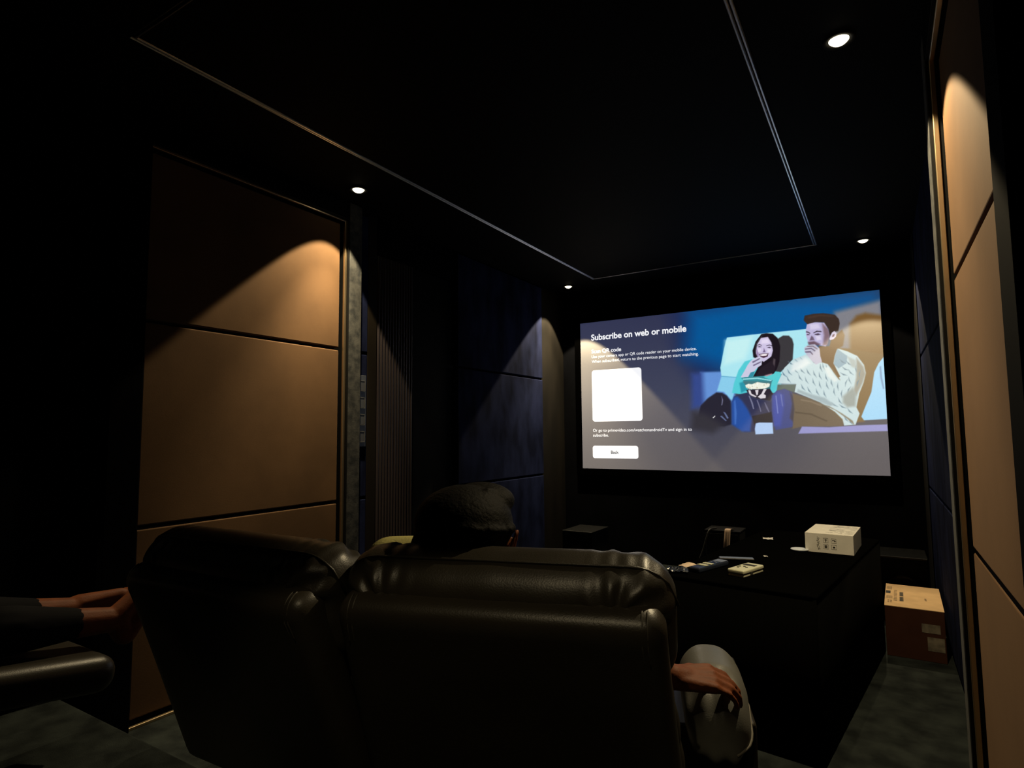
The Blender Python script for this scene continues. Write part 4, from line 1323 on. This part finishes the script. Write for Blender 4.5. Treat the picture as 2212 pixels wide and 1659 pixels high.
# person seated in the right recliner, seen from behind
J = dict(head=vec(-0.100, -0.265, 0.968), neck=vec(-0.070, -0.275, 0.855), chest=vec(-0.035, -0.170, 0.730),
         sh_l=vec(-0.235, -0.235, 0.825), sh_r=vec(0.135, -0.235, 0.825),
         el_l=vec(-0.330, -0.030, 0.640), el_r=vec(0.245, -0.050, 0.650), wr_l=vec(-0.230, 0.190, 0.600), wr_r=vec(0.305, -0.105, 0.672),
         hip_l=vec(-0.105, 0.020, 0.590), hip_r=vec(0.075, 0.020, 0.590),
         kn_l=vec(-0.135, 0.440, 0.580), kn_r=vec(0.105, 0.440, 0.580), an_l=vec(-0.12, 0.830, 0.455), an_r=vec(0.09, 0.830, 0.455))
R = Matrix.Rotation(math.radians(4), 3, 'Y') @ Matrix.Rotation(math.radians(6), 3, 'X')
hs = {'r': (vec(0.390, -0.085, 0.668), vec(0.10, -0.30, 0.95), 0.40, -1, 0.95),
      'l': (vec(-0.20, 0.27, 0.59), vec(0, 0.1, 1), 0.2, 1, 1.0)}
ft = {'l': (vec(-0.1, 0.5, 0.8), vec(0, -0.8, 0.5)), 'r': (vec(0.1, 0.5, 0.8), vec(0, -0.8, 0.5)), 'hem': 0.85}
person('person', 'dark-haired person seated in the right recliner, seen from behind, hand on its arm', RC, RY, J, R, hs, ft)

# pale yellow cushion at the sitter's left shoulder
bm = puff(0.30, 0.30, 0.11, 0.052, 30, lambda p: Vector((p.x * (1 - 0.9 * abs(p.y) ** 2 * 2), p.y * (1 - 0.9 * abs(p.x) ** 2 * 2), p.z * (1.25 - 7.0 * (p.x * p.x + p.y * p.y)))))
MM = Matrix.Rotation(math.radians(62), 4, 'X')
for v in bm.verts:
    v.co = MM @ v.co
cu = thing('cushion', 'pale yellow cushion tucked beside the head on the right recliner', 'cushion',
           tuple(Matrix.Translation((RC[0], RC[1], 0)) @ Matrix.Rotation(math.radians(RY), 4, 'Z') @ vec(-0.215, -0.245, 0.830)), math.radians(RY + 6))
obj('cover', bm, M['cushion'], cu, smooth=True)

# person lying back in the recliner on the raised floor: only the bare feet reach the picture
PL, PZ = (-2.10, 0.06), 0.22
J = dict(head=vec(0.0, -0.36, 0.96), neck=vec(0.0, -0.33, 0.83), chest=vec(0, -0.20, 0.70),
         sh_l=vec(-0.19, -0.26, 0.78), sh_r=vec(0.19, -0.26, 0.78), el_l=vec(-0.30, -0.05, 0.63), el_r=vec(0.30, -0.05, 0.63),
         wr_l=vec(-0.20, 0.17, 0.58), wr_r=vec(0.20, 0.17, 0.58), hip_l=vec(-0.09, 0.0, 0.56), hip_r=vec(0.09, 0.0, 0.56),
         kn_l=vec(-0.14, 0.42, 0.49), kn_r=vec(0.11, 0.42, 0.50), an_l=vec(-0.165, 0.885, 0.424), an_r=vec(0.095, 0.895, 0.428))
hs = {'r': (vec(0.16, 0.25, 0.57), vec(0, 0.1, 1), 0.2, -1, 1.0), 'l': (vec(-0.16, 0.25, 0.57), vec(0, 0.1, 1), 0.2, 1, 1.0)}
ft = {'l': (vec(-0.05, 0.86, 0.42), vec(0, -0.4, 0.9)), 'r': (vec(0.10, 0.45, 0.85), vec(0, -0.85, 0.5)), 'hem': 0.74}
person('person', 'person lying back at the far left with bare feet up, dark trousers', PL, 0.0, J, Matrix.Rotation(0.35, 3, 'X'), hs, ft, PZ)
